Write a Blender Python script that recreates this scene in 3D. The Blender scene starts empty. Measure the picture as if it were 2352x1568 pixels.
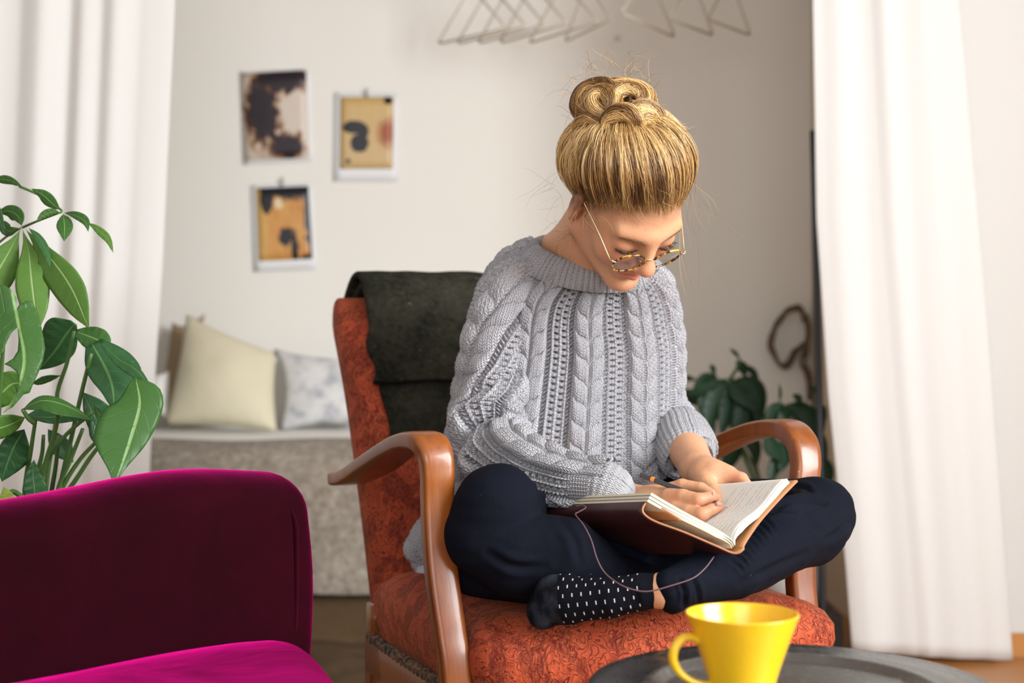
import bpy, bmesh, math, random
import numpy as np
from mathutils import Vector, Matrix, noise as mnoise
random.seed(7); np.random.seed(7)
C = bpy.context.scene.collection
SC = bpy.context.scene
# ------------------------------------------------------------------ camera
FPX = 2352 * 50 / 36.0; CX, CY, CZ = 1176.0, 784.0, 0.85
cam = bpy.data.cameras.new('camera'); cam.lens = 50; cam.sensor_width = 36
cam.dof.use_dof = True; cam.dof.focus_distance = 2.0; cam.dof.aperture_fstop = 3.2
co = bpy.data.objects.new('camera', cam); C.objects.link(co)
co.location = (0, 0, CZ); co.rotation_euler = (math.pi / 2, 0, 0)
SC.camera = co
# ------------------------------------------------------------------ world, window and fill light, exposure
SC.view_settings.view_transform = 'Standard'; SC.view_settings.look = 'None'
SC.view_settings.gamma = 1; SC.view_settings.use_curve_mapping = False
SC.view_settings.exposure = 0.5
wd = bpy.data.worlds.new('overcast_sky'); SC.world = wd; wd.use_nodes = True
wd.node_tree.nodes['Background'].inputs[0].default_value = (0.82, 0.91, 1.0, 1)
wd.node_tree.nodes['Background'].inputs[1].default_value = 1.1
def area(name, loc, target, sx, sy, power, col):
    l = bpy.data.lights.new(name, 'AREA'); l.shape = 'RECTANGLE'; l.size = sx; l.size_y = sy
    l.energy = power; l.color = col
    o = bpy.data.objects.new(name, l); C.objects.link(o); o.location = loc
    d = Vector(target) - Vector(loc); o.rotation_euler = d.to_track_quat('-Z', 'Z').to_euler()
    return o
# daylight entering through the tall window on the right
area('window_and_fill_light', (2.62, 0.25, 1.75), (-2.0, 1.9, 0.9), 2.0, 1.7, 178, (0.98, 0.99, 1.0))
area('window_and_fill_light', (-0.3, -1.85, 1.7), (-0.1, 2.5, 1.0), 2.0, 1.6, 34, (0.93, 0.96, 1.0))  # added fill behind the camera, meant for the cup and sofa
# ------------------------------------------------------------------ helpers
def V3(*a): return np.array(a, float)
def P(px, py, Y): return np.array([(px - CX) / FPX * Y, Y, CZ - (py - CY) / FPX * Y])
def nrm(v):
    v = np.asarray(v, float); return v / (np.linalg.norm(v, axis=-1, keepdims=True) + 1e-12)
def wloc(o):
    p = np.zeros(3)
    while o is not None:
        p += np.array(o.location); o = o.parent
    return p
def tag(o, label=None, cat=None, group=None, kind=None):
    if label: o['label'] = label
    if cat: o['category'] = cat
    if group: o['group'] = group
    if kind: o['kind'] = kind
    return o
def thing(name, label, cat, loc=(0, 0, 0), group=None):
    o = bpy.data.objects.new(name, None); C.objects.link(o); o.location = tuple(float(x) for x in loc)
    o.empty_display_size = 0.05
    return tag(o, label, cat, group)
def link(name, me, mat, parent=None, smooth=True):
    if mat is not None:
        for m in (mat if isinstance(mat, (list, tuple)) else [mat]): me.materials.append(m)
    o = bpy.data.objects.new(name, me); C.objects.link(o)
    if parent is not None: o.parent = parent
    return o
def mesh_np(name, v, f, mat, parent=None, smooth=True, uv=None, attrs=None):
    """v (N,3) world, f (M,k) or list of polygons"""
    v = np.asarray(v, float)
    if parent is not None: v = v - wloc(parent)
    me = bpy.data.meshes.new(name)
    if isinstance(f, np.ndarray):
        k = f.shape[1]; n = len(f)
        me.vertices.add(len(v)); me.vertices.foreach_set('co', v.astype(np.float32).ravel())
        me.loops.add(n * k); me.loops.foreach_set('vertex_index', f.astype(np.int32).ravel())
        me.polygons.add(n); me.polygons.foreach_set('loop_start', np.arange(0, n * k, k, dtype=np.int32))
        try: me.polygons.foreach_set('loop_total', np.full(n, k, np.int32))
        except Exception: pass
    else:
        me.from_pydata([tuple(x) for x in v], [], [tuple(int(i) for i in q) for q in f])
    me.update(calc_edges=True); me.validate()
    if smooth: me.polygons.foreach_set('use_smooth', np.ones(len(me.polygons), bool))
    if uv is not None:
        l = me.uv_layers.new(name='UVMap'); li = np.zeros(len(me.loops), np.int32)
        me.loops.foreach_get('vertex_index', li)
        l.data.foreach_set('uv', np.asarray(uv, np.float32)[li].ravel())
    if attrs:
        for an, av in attrs.items():
            av = np.asarray(av, np.float32)
            if av.ndim == 1:
                a = me.attributes.new(an, 'FLOAT', 'POINT'); a.data.foreach_set('value', av)
            else:
                a = me.attributes.new(an, 'FLOAT_VECTOR', 'POINT'); a.data.foreach_set('vector', av.ravel())
    return link(name, me, mat, parent)
def grid_faces(n, m, cu=False, cv=False):
    """n rows, m columns; cv closes rows around (columns wrap), cu wraps rows"""
    i = np.arange(n if cu else n - 1)[:, None]; j = np.arange(m if cv else m - 1)[None, :]
    a = i * m + j; b = i * m + (j + 1) % m; c = ((i + 1) % n) * m + (j + 1) % m; d = ((i + 1) % n) * m + j
    return np.stack([a, b, c, d], -1).reshape(-1, 4)
def grid_obj(name, G, mat, parent=None, cu=False, cv=False, caps=False, flip=False, smooth=True, uv=None, attrs=None):
    n, m = G.shape[:2]; v = G.reshape(-1, 3); f = grid_faces(n, m, cu, cv)
    if caps:
        f = [tuple(q) for q in f]
        f.append(tuple(range(m - 1, -1, -1))); f.append(tuple(range((n - 1) * m, n * m)))
        if flip: f = [q[::-1] for q in f]
    elif flip: f = f[:, ::-1]
    return mesh_np(name, v, f, mat, parent, smooth, uv, attrs)
def cr(pts, n, closed=False):
    """Catmull-Rom through pts (K,D), n samples"""
    p = np.asarray(pts, float); K = len(p)
    if K == 2: t = np.linspace(0, 1, n)[:, None]; return p[0] * (1 - t) + p[1] * t
    t = np.linspace(0, K if closed else K - 1, n, endpoint=not closed)
    i = np.floor(t).astype(int)
    if not closed: i = np.minimum(i, K - 2)
    u = (t - i)[:, None]
    if closed: g = lambda k: p[(i + k) % K]
    else:
        e = np.vstack([2 * p[0] - p[1], p, 2 * p[-1] - p[-2]]); g = lambda k: e[i + k + 1]
    a, b, c, d = g(-1), g(0), g(1), g(2)
    return 0.5 * (2 * b + (c - a) * u + (2 * a - 5 * b + 4 * c - d) * u ** 2 + (3 * b - a - 3 * c + d) * u ** 3)
def frames(path, up):
    """tangent, side, normal along path; side stays close to `up` reference (vector or array)"""
    t = nrm(np.gradient(path, axis=0)); up = np.asarray(up, float)
    if up.ndim == 1: up = np.tile(up, (len(path), 1))
    s = nrm(up - t * np.sum(up * t, 1, keepdims=True)); return t, s, np.cross(t, s)
def ptframes(path):
    t = nrm(np.gradient(path, axis=0)); s = np.zeros_like(path)
    r = np.array([0, 0, 1.0]) if abs(t[0][2]) < 0.8 else np.array([1.0, 0, 0])
    s[0] = nrm(r - t[0] * r.dot(t[0]))
    for k in range(1, len(path)):
        q = s[k - 1] - t[k] * s[k - 1].dot(t[k]); s[k] = nrm(q)
    return t, s, np.cross(t, s)
def tube_grid(path, rad, m=10, prof=None, up=None):
    path = np.asarray(path, float); n = len(path)
    rad = np.broadcast_to(np.asarray(rad, float), (n,)) if np.ndim(rad) < 2 else np.asarray(rad)
    t, s, b = ptframes(path) if up is None else frames(path, up)
    if prof is None:
        a = np.linspace(0, 2 * np.pi, m, endpoint=False); prof = np.stack([np.cos(a), np.sin(a)], 1)
    r2 = np.stack([rad, rad], 1) if np.ndim(rad) == 1 else rad
    return path[:, None] + s[:, None] * (prof[None, :, :1] * r2[:, None, :1]) + b[:, None] * (prof[None, :, 1:] * r2[:, None, 1:])
def tube(name, path, rad, mat, parent=None, m=10, n=None, prof=None, up=None):
    path = cr(path, n) if n else np.asarray(path, float)
    if np.ndim(rad) >= 1 and len(rad) != len(path): rad = cr(np.asarray(rad, float).reshape(len(rad), -1), len(path)); rad = rad[:, 0] if rad.shape[1] == 1 else rad
    return grid_obj(name, tube_grid(path, rad, m, prof, up), mat, parent, cv=True, caps=True)
def rrect(hx, hy, r, k=4):
    """rounded rectangle profile"""
    o = []
    for cx, cy, a0 in ((hx - r, hy - r, 0), (-hx + r, hy - r, 90), (-hx + r, -hy + r, 180), (hx - r, -hy + r, 270)):
        for j in range(k + 1):
            a = math.radians(a0 + 90 * j / k); o.append((cx + r * math.cos(a), cy + r * math.sin(a)))
    return np.array(o)
def box(name, lo, hi, mat, parent=None, bev=0.0):
    bm = bmesh.new(); bmesh.ops.create_cube(bm, size=1)
    lo = np.asarray(lo, float); hi = np.asarray(hi, float); c = (lo + hi) / 2; s = hi - lo
    off = wloc(parent) if parent is not None else np.zeros(3)
    for v in bm.verts: v.co = Vector((v.co.x * s[0] + c[0] - off[0], v.co.y * s[1] + c[1] - off[1], v.co.z * s[2] + c[2] - off[2]))
    if bev: bmesh.ops.bevel(bm, geom=list(bm.edges), offset=bev, segments=2, affect='EDGES')
    me = bpy.data.meshes.new(name); bm.to_mesh(me); bm.free()
    return link(name, me, mat, parent)
def lathe(name, prof, mat, parent=None, m=64, center=(0, 0, 0), caps=False):
    prof = np.asarray(prof, float); a = np.linspace(0, 2 * np.pi, m, endpoint=False)
    G = np.stack([prof[:, :1] * np.cos(a)[None], prof[:, :1] * np.sin(a)[None], np.repeat(prof[:, 1:], m, 1)], -1) + np.asarray(center, float)
    return grid_obj(name, G, mat, parent, cv=True, caps=caps)
def ball(name, c, r, mat, parent=None, sub=2, scale=(1, 1, 1)):
    bm = bmesh.new(); bmesh.ops.create_icosphere(bm, subdivisions=sub, radius=r)
    off = wloc(parent) if parent is not None else np.zeros(3)
    for v in bm.verts: v.co = Vector([v.co[i] * scale[i] + c[i] - off[i] for i in range(3)])
    me = bpy.data.meshes.new(name); bm.to_mesh(me); bm.free()
    for p in me.polygons: p.use_smooth = True
    return link(name, me, mat, parent)
def vnoise(p, s, seed=0.0):
    """cheap smooth value noise on an (N,3) array -> [-1,1]"""
    p = np.asarray(p, float) * s + seed; i = np.floor(p).astype(np.int64); f = p - i; f = f * f * (3 - 2 * f)
    def h(a):
        n = (a[..., 0] * 73856093) ^ (a[..., 1] * 19349663) ^ (a[..., 2] * 83492791); n = (n ^ (n >> 13)) * 1274126177
        return ((n & 0xffff) / 32767.5) - 1
    r = 0
    for dx in (0, 1):
        for dy in (0, 1):
            for dz in (0, 1):
                w = (f[..., 0] if dx else 1 - f[..., 0]) * (f[..., 1] if dy else 1 - f[..., 1]) * (f[..., 2] if dz else 1 - f[..., 2])
                r = r + w * h(i + np.array([dx, dy, dz]))
    return r
# ------------------------------------------------------------------ sparse signed-distance mesher
class SDF:
    def __init__(s): s.p = []
    def cap(s, a, b, ra, rb=None, k=0.01, op=0):
        a = np.asarray(a, float); b = np.asarray(b, float); rb = ra if rb is None else rb
        s.p.append(('c', a, b, ra, rb, k, op, (a + b) / 2, np.linalg.norm(b - a) / 2 + max(ra, rb)))
    def chain(s, pts, rad, k=0.01):
        for i in range(len(pts) - 1): s.cap(pts[i], pts[i + 1], rad[i], rad[i + 1], k if i == 0 else 0.003)
    def ell(s, c, r, M=None, k=0.01, op=0):
        c = np.asarray(c, float); r = np.asarray(r, float); M = np.eye(3) if M is None else np.asarray(M, float)
        s.p.append(('e', c, M, r, 0, k, op, c, r.max()))
    def ev(s, X, ids):
        d = np.full(len(X), 1.0)
        for i in ids:
            t, a, b, ra, rb, k, op = s.p[i][:7]
            if t == 'c':
                ba = b - a; L = ba.dot(ba) + 1e-12; q = X - a; h = np.clip(q @ ba / L, 0, 1)
                q = q - h[:, None] * ba; dp = np.sqrt(np.einsum('ij,ij->i', q, q)) - (ra + (rb - ra) * h)
            else:
                q = (X - a) @ b.T; u = q / ra; k0 = np.sqrt(np.einsum('ij,ij->i', u, u)); u = u / ra
                k1 = np.sqrt(np.einsum('ij,ij->i', u, u)) + 1e-9; dp = k0 * (k0 - 1) / k1
            if op == 0:
                h = np.clip(0.5 + 0.5 * (dp - d) / k, 0, 1); d = dp + (d - dp) * h - k * h * (1 - h)
            else:
                dp = -dp; h = np.clip(0.5 - 0.5 * (dp - d) / k, 0, 1); d = dp + (d - dp) * h + k * h * (1 - h)
        return d
    def mesh(s, h, smooth=2, B=14):
        lo = np.min([p[7] - p[8] for p in s.p], 0) - 3 * h; hi = np.max([p[7] + p[8] for p in s.p], 0) + 3 * h
        nb = np.ceil((hi - lo) / (h * B)).astype(int); bs = h * B; diag = bs * math.sqrt(3) / 2
        ax = [lo[i] + (np.arange(nb[i]) + 0.5) * bs for i in range(3)]
        ctr = np.stack(np.meshgrid(*ax, indexing='ij'), -1).reshape(-1, 3)
        cc = np.array([p[7] for p in s.p]); rr = np.array([p[8] + p[5] for p in s.p])
        d = s.ev(ctr, range(len(s.p))); act = np.where(np.abs(d) < diag * 1.35 + 0.004)[0]
        idx3 = np.stack(np.unravel_index(act, nb), -1)
        N = nb * B + 2; loc = np.stack(np.meshgrid(*[np.arange(B + 1)] * 3, indexing='ij'), -1).reshape(-1, 3)
        vid, vpos, edges = [], [], []
        off8 = np.array([[i, j, k] for i in (0, 1) for j in (0, 1) for k in (0, 1)])
        e12 = [(a, b) for a in range(8) for b in range(a + 1, 8) if np.abs(off8[a] - off8[b]).sum() == 1]
        for bi, b3 in zip(act, idx3):
            ids = np.where(np.linalg.norm(cc - ctr[bi], axis=1) < rr + diag + h)[0]
            if len(ids) == 0: continue
            g0 = b3 * B; D = s.ev(lo + (g0 + loc) * h, ids).reshape(B + 1, B + 1, B + 1); S = D < 0
            if S.all() or not S.any(): continue
            cs = [S[o[0]:B + o[0], o[1]:B + o[1], o[2]:B + o[2]] for o in off8]
            sm = np.sum(cs, 0); ci = np.argwhere((sm > 0) & (sm < 8))
            if len(ci) == 0: continue
            dv = np.stack([D[ci[:, 0] + o[0], ci[:, 1] + o[1], ci[:, 2] + o[2]] for o in off8], 1)
            acc = np.zeros((len(ci), 3)); cnt = np.zeros(len(ci))
            for a, b in e12:
                x = (dv[:, a] < 0) != (dv[:, b] < 0); t = np.where(x, dv[:, a] / (dv[:, a] - dv[:, b] + 1e-20), 0)
                acc += np.where(x[:, None], off8[a] + t[:, None] * (off8[b] - off8[a]), 0); cnt += x
            gc = g0 + ci; vid.append((gc[:, 0] * N[1] + gc[:, 1]) * N[2] + gc[:, 2]); vpos.append(lo + (gc + acc / cnt[:, None]) * h)
            for axn in range(3):
                o = np.zeros(3, int); o[axn] = 1
                A = S[:B, :B, :B]; Bq = S[o[0]:B + o[0], o[1]:B + o[1], o[2]:B + o[2]]
                e = np.argwhere(A != Bq)
                if len(e): edges.append(np.concatenate([g0 + e, np.full((len(e), 1), axn), A[e[:, 0], e[:, 1], e[:, 2]][:, None]], 1))
        vid = np.concatenate(vid); vpos = np.concatenate(vpos); od = np.argsort(vid); vid = vid[od]; vpos = vpos[od]
        E = np.concatenate(edges); faces = []
        for axn in range(3):
            e = E[E[:, 3] == axn]; u, w = [(1, 2), (2, 0), (0, 1)][axn]; q = []
            for du, dw in ((0, 0), (-1, 0), (-1, -1), (0, -1)):
                c = e[:, :3].copy(); c[:, u] += du; c[:, w] += dw; q.append((c[:, 0] * N[1] + c[:, 1]) * N[2] + c[:, 2])
            q = np.stack(q, 1); j = np.clip(np.searchsorted(vid, q), 0, len(vid) - 1); ok = (vid[j] == q).all(1)
            j = j[ok]; fl = e[ok, 4] == 0; j[fl] = j[fl][:, ::-1]; faces.append(j)
        f = np.concatenate(faces)
        return relax(vpos, f, smooth), f
def relax(v, f, it, lam=0.6):
    e = np.concatenate([f[:, [0, 1]], f[:, [1, 2]], f[:, [2, 3]], f[:, [3, 0]]]); e = np.concatenate([e, e[:, ::-1]])
    cnt = np.bincount(e[:, 0], minlength=len(v))[:, None] + 1e-9
    for _ in range(it):
        a = np.stack([np.bincount(e[:, 0], weights=v[e[:, 1], i], minlength=len(v)) for i in range(3)], 1) / cnt
        v = v + lam * (a - v)
    return v
def vnormals(v, f):
    n = np.cross(v[f[:, 2]] - v[f[:, 0]], v[f[:, 3]] - v[f[:, 1]]); r = np.zeros_like(v)
    for k in range(4):
        for i in range(3): r[:, i] += np.bincount(f[:, k], weights=n[:, i], minlength=len(v))
    return nrm(r)
# ------------------------------------------------------------------ materials
class N:
    """tiny node-graph writer"""
    def __init__(s, name):
        s.m = bpy.data.materials.new(name); s.m.use_nodes = True; s.t = s.m.node_tree; s.t.nodes.clear()
        s.out = s.n('ShaderNodeOutputMaterial')
    def n(s, typ, **kw):
        x = s.t.nodes.new(typ)
        for k, v in kw.items(): setattr(x, k, v)
        return x
    def put(s, sock, v):
        if isinstance(v, bpy.types.NodeSocket): s.t.links.new(v, sock)
        elif isinstance(v, (int, float)): sock.default_value = float(v) if sock.type in ('VALUE',) else ((v, v, v) if sock.type == 'VECTOR' else (v, v, v, 1))
        else:
            v = tuple(v); sock.default_value = v if len(v) == len(sock.default_value) else v + (1,)
    def math(s, op, a, b=0.0, c=None):
        x = s.n('ShaderNodeMath', operation=op); s.put(x.inputs[0], a); s.put(x.inputs[1], b)
        if c is not None: s.put(x.inputs[2], c)
        return x.outputs[0]
    def vmath(s, op, a, b=(0, 0, 0)):
        x = s.n('ShaderNodeVectorMath', operation=op); s.put(x.inputs[0], a)
        if op == 'SCALE': s.put(x.inputs[3], b)
        else: s.put(x.inputs[1], b)
        return x.outputs['Value'] if op in ('LENGTH', 'DOT_PRODUCT', 'DISTANCE') else x.outputs[0]
    def co(s, which='Object'): return s.n('ShaderNodeTexCoord').outputs[which]
    def attr(s, name, out='Fac'):
        x = s.n('ShaderNodeAttribute'); x.attribute_name = name; return x.outputs[out]
    def map(s, v, sc=(1, 1, 1), loc=(0, 0, 0), rot=(0, 0, 0)):
        x = s.n('ShaderNodeMapping'); s.put(x.inputs[0], v); x.inputs['Scale'].default_value = sc; x.inputs['Location'].default_value = loc; x.inputs['Rotation'].default_value = rot; return x.outputs[0]
    def noise(s, v, sc, det=3, rough=0.5, out='Fac', dist=0.0):
        x = s.n('ShaderNodeTexNoise'); s.put(x.inputs['Vector'], v); x.inputs['Scale'].default_value = sc; x.inputs['Detail'].default_value = det; x.inputs['Roughness'].default_value = rough; x.inputs['Distortion'].default_value = dist; return x.outputs[out]
    def vor(s, v, sc, feat='F1', out='Distance', rnd=1.0):
        x = s.n('ShaderNodeTexVoronoi', feature=feat); s.put(x.inputs['Vector'], v); x.inputs['Scale'].default_value = sc; x.inputs['Randomness'].default_value = rnd; return x.outputs[out]
    def wave(s, v, sc, dist=0, det=2, ty='BANDS', dr='X', prof='SIN'):
        x = s.n('ShaderNodeTexWave', wave_type=ty, wave_profile=prof); x.bands_direction = dr; s.put(x.inputs['Vector'], v); x.inputs['Scale'].default_value = sc; x.inputs['Distortion'].default_value = dist; x.inputs['Detail'].default_value = det; return x.outputs['Fac']
    def ramp(s, f, *st):
        x = s.n('ShaderNodeValToRGB'); s.put(x.inputs[0], f); e = x.color_ramp.elements
        while len(e) > 1: e.remove(e[-1])
        for i, (p, c) in enumerate(st):
            q = e[0] if i == 0 else e.new(p); q.position = p; c = (c, c, c) if isinstance(c, (int, float)) else c; q.color = tuple(c)[:3] + (1,)
        return x.outputs[0]
    def mix(s, f, a, b, bt='MIX'):
        x = s.n('ShaderNodeMix', data_type='RGBA', blend_type=bt); s.put(x.inputs[0], f); s.put(x.inputs[6], a); s.put(x.inputs[7], b); return x.outputs[2]
    def bump(s, h, dist=0.001, st=1.0, nin=None):
        x = s.n('ShaderNodeBump'); s.put(x.inputs['Height'], h); x.inputs['Distance'].default_value = dist; x.inputs['Strength'].default_value = st
        if nin is not None: s.put(x.inputs['Normal'], nin)
        return x.outputs[0]
    def bsdf(s, col, rough=0.5, **kw):
        x = s.n('ShaderNodeBsdfPrincipled'); s.put(x.inputs['Base Color'], col); s.put(x.inputs['Roughness'], rough)
        for k, v in kw.items(): s.put(x.inputs[k.replace('_', ' ')], v)
        s.t.links.new(x.outputs[0], s.out.inputs[0]); return x
    def done(s, sh=None):
        if sh is not None: s.t.links.new(sh, s.out.inputs[0])
        return s.m
def plain(name, col, rough=0.5, **kw):
    g = N(name); g.bsdf(col, rough, **kw); return g.m
M = {}
g = N('plaster'); c = g.co(); n = g.noise(c, 60, 4)
g.bsdf(g.mix(g.noise(c, 1.3, 3), (0.84, 0.815, 0.755), (0.87, 0.845, 0.79)), 0.85, Normal=g.bump(n, 0.0012, 0.5)); M['plaster'] = g.m
M['white_wall'] = plain('white_wall', (0.655, 0.65, 0.625), 0.9)
g = N('oak_floor'); c = g.map(g.co(), (1, 9, 1)); w = g.noise(c, 5, 5, 0.6)
oi = g.n('ShaderNodeObjectInfo').outputs['Random']
g.bsdf(g.mix(oi, g.mix(w, (0.30, 0.12, 0.035), (0.48, 0.21, 0.06)), g.mix(w, (0.36, 0.15, 0.045), (0.55, 0.26, 0.085))), 0.4, Normal=g.bump(w, 0.0006)); M['floor'] = g.m
g = N('honey_pine'); w = g.noise(g.map(g.co(), (2, 2, 20)), 4, 4); g.bsdf(g.mix(w, (0.42, 0.17, 0.04), (0.58, 0.27, 0.07)), 0.45); M['pine'] = g.m
g = N('white_curtain'); c = g.co(); w = g.noise(c, 900, 2)
tr = g.n('ShaderNodeBsdfTranslucent'); tr.inputs[0].default_value = (0.90, 0.865, 0.76, 1)
df = g.n('ShaderNodeBsdfDiffuse'); df.inputs[0].default_value = (0.86, 0.865, 0.86, 1); g.put(df.inputs['Normal'], g.bump(w, 0.0006, 0.4))
mx = g.n('ShaderNodeMixShader'); mx.inputs[0].default_value = 0.28; g.t.links.new(df.outputs[0], mx.inputs[1]); g.t.links.new(tr.outputs[0], mx.inputs[2]); g.done(mx.outputs[0]); M['curtain'] = g.m
M['black_metal'] = plain('black_metal', (0.012, 0.013, 0.018), 0.4)
M['steel'] = plain('steel', (0.5, 0.48, 0.44), 0.35, Metallic=1.0)
# ================================================================== THE ROOM
def st(o): o['kind'] = 'structure'; return o
ZC = 2.75
fl = st(box('floor', (-2.3, -2.1, -0.05), (2.6, 5.0, -0.012), M['pine']))
for i in range(33):          # oak boards run across the picture
    y0 = -2.05 + i * 0.2; k = 0
    x = -2.3 - (i * 0.37) % 0.9
    while x < 2.6:
        a, b = max(x, -2.295), min(x + 1.55, 2.595)
        if b - a > 0.05: box('floorboard', (a + 0.0012, y0 + 0.0012, -0.012), (b - 0.0012, y0 + 0.1988, 0.0), M['floor'], fl, 0.001)
        x += 1.55
st(box('ceiling', (-2.3, -2.1, ZC), (2.6, 5.0, ZC + 0.1), plain('ceiling_paint', (0.6, 0.58, 0.55), 0.9)))
st(box('wall_back', (-2.3, 4.92, 0), (2.6, 5.02, ZC), M['plaster']))
M['far_wall'] = plain('far_wall', (0.50, 0.48, 0.45), 0.9)
st(box('wall_left', (-2.4, -2.1, 0), (-2.3, 5.0, ZC), M['far_wall']))
st(box('wall_alcove_right', (1.035, 3.96, 0), (1.12, 4.92, ZC), plain('warm_bounce_plaster', (0.62, 0.50, 0.36), 0.9)))  # unseen wall, ochre tone added so it bounces warm light
st(box('wall_front_right', (1.035, 3.84, 0), (2.5, 3.96, ZC), M['white_wall']))
st(box('wall_front_left', (-2.3, 3.84, 0), (-1.48, 3.96, ZC), M['white_wall']))
st(box('baseboard_right', (1.035, 3.822, 0.0), (2.5, 3.84, 0.065), M['pine'], None, 0.004))
st(box('baseboard_back', (-2.3, 4.904, 0.0), (1.035, 4.92, 0.065), M['pine'], None, 0.004))
# right wall with the tall window the light comes through, and the wall behind the camera
def wall_x(name, x0, x1, y0, y1, wy0, wy1, wz0, wz1):
    bm = bmesh.new()
    for lo, hi in (((x0, y0, 0), (x1, wy0, ZC)), ((x0, wy1, 0), (x1, y1, ZC)), ((x0, wy0, 0), (x1, wy1, wz0)), ((x0, wy0, wz1), (x1, wy1, ZC))):
        r = bmesh.ops.create_cube(bm, size=1)
        for v in r['verts']: v.co = Vector([(lo[i] + hi[i]) / 2 + v.co[i] * (hi[i] - lo[i]) for i in range(3)])
    me = bpy.data.meshes.new(name); bm.to_mesh(me); bm.free(); return st(link(name, me, M['far_wall']))
wall_x('wall_right', 2.5, 2.6, -2.1, 3.96, -0.95, 1.45, 0.75, 2.65)
w1 = st(box('window_1', (2.5, -0.95, 0.72), (2.6, 1.45, 0.75), M['white_wall']))
for a, b in (((2.52, -0.95, 0.75), (2.58, -0.9, 2.65)), ((2.52, 1.4, 0.75), (2.58, 1.45, 2.65)), ((2.52, 0.22, 0.75), (2.58, 0.28, 2.65)), ((2.52, -0.95, 0.75), (2.58, 1.45, 0.8)), ((2.52, -0.95, 2.6), (2.58, 1.45, 2.65))):
    box('window_frame', a, b, M['white_wall'], w1, 0.004)
def wall_y(name, y0, y1, x0, x1, wx0, wx1, wz0, wz1):
    bm = bmesh.new()
    for lo, hi in (((x0, y0, 0), (wx0, y1, ZC)), ((wx1, y0, 0), (x1, y1, ZC)), ((wx0, y0, 0), (wx1, y1, wz0)), ((wx0, y0, wz1), (wx1, y1, ZC))):
        r = bmesh.ops.create_cube(bm, size=1)
        for v in r['verts']: v.co = Vector([(lo[i] + hi[i]) / 2 + v.co[i] * (hi[i] - lo[i]) for i in range(3)])
    me = bpy.data.meshes.new(name); bm.to_mesh(me); bm.free(); return st(link(name, me, M['far_wall']))
wall_y('wall_camera_side', -2.1, -2.0, -2.3, 2.6, -1.35, 0.75, 0.85, 2.55)
# ------------------------------------------------------------------ curtains hung across the alcove opening
def curtain(label, prof, edgeL, edgeR, Y0, hem, group):
    """prof: (fraction across, depth) fold profile; edges: (py, px) polylines"""
    rows = np.linspace(-640, 1, 60); nr, nc = 70, 160
    u = np.linspace(0, 1, nc); pf = np.array(prof)
    dep = np.interp(u, pf[:, 0], pf[:, 1]); dep = np.convolve(np.pad(dep, 3, mode='edge'), np.array([1, 2, 3, 4, 3, 2, 1]) / 16, 'valid')
    dep = np.convolve(np.pad(dep, 2, mode='edge'), np.ones(5) / 5, 'valid')
    G = np.zeros((nr, nc, 3))
    for i in range(nr):
        t = i / (nr - 1)
        yl = -640 + (hem[0] + 640) * t; yr = -640 + (hem[1] + 640) * t
        xl = np.interp(yl, [e[0] for e in edgeL], [e[1] for e in edgeL]); xr = np.interp(yr, [e[0] for e in edgeR], [e[1] for e in edgeR])
        px = xl + (xr - xl) * u; py = yl + (yr - yl) * u
        Y = Y0 + 0.52 * dep * (0.75 + 0.35 * t) + 0.006 * np.sin(u * 23 + t * 2)
        G[i] = np.stack([(px - CX) / FPX * Y0, Y, CZ - (py - CY) / FPX * Y0], 1)
    o = grid_obj('curtain', G, M['curtain']); tag(o, label, 'curtain', group)
    md = o.modifiers.new('thickness', 'SOLIDIFY'); md.thickness = 0.0025
    return o
def fx(x, a=-170., b=400.): return (x - a) / (b - a)
curtain('long white curtain in deep folds at the left, behind the green houseplants',
        [(0, 0.03), (fx(-110), 0.06), (fx(-70), 0.0), (fx(45), 0.045), (fx(100), -0.02), (fx(160), 0.035), (fx(192), -0.03), (fx(235), 0.03), (fx(268), -0.035), (fx(328), -0.005), (fx(335), -0.012), (1, 0.03)],
        [(-640, -200), (0, -170), (1600, -220)], [(-640, 425), (0, 401), (600, 372), (1000, 345), (1600, 320)], 3.72, (1520, 1520), None)
def fr(x): return (x - 1870) / (2205 - 1870.)
curtain('long white curtain hanging to the floor at the right, behind the seated knee',
        [(0, 0.012), (0.02, 0.0), (0.1, 0.0), (fr(2005), 0.02), (fr(2030), -0.012), (fr(2045), -0.008), (fr(2105), 0.012), (fr(2120), 0.004), (fr(2160), 0.012), (1, 0.05)],
        [(-640, 1870), (0, 1868), (500, 1877), (900, 1904), (1300, 1945), (1520, 1962)], [(-640, 2150), (0, 2205), (700, 2268), (1520, 2333)], 3.74, (1497, 1519), None)
rail = thing('curtain_rail', 'thin black rail carrying both white curtains near the ceiling', 'rail', (0, 3.74, 2.45))
tube('rail_bar', [(-1.75, 3.74, 2.49), (1.6, 3.74, 2.49)], 0.012, M['black_metal'], rail)
for x in (-1.7, -0.3, 1.1): tube('bracket', [(x, 3.74, 2.49), (x, 3.74, ZC)], 0.006, M['black_metal'], rail)
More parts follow.
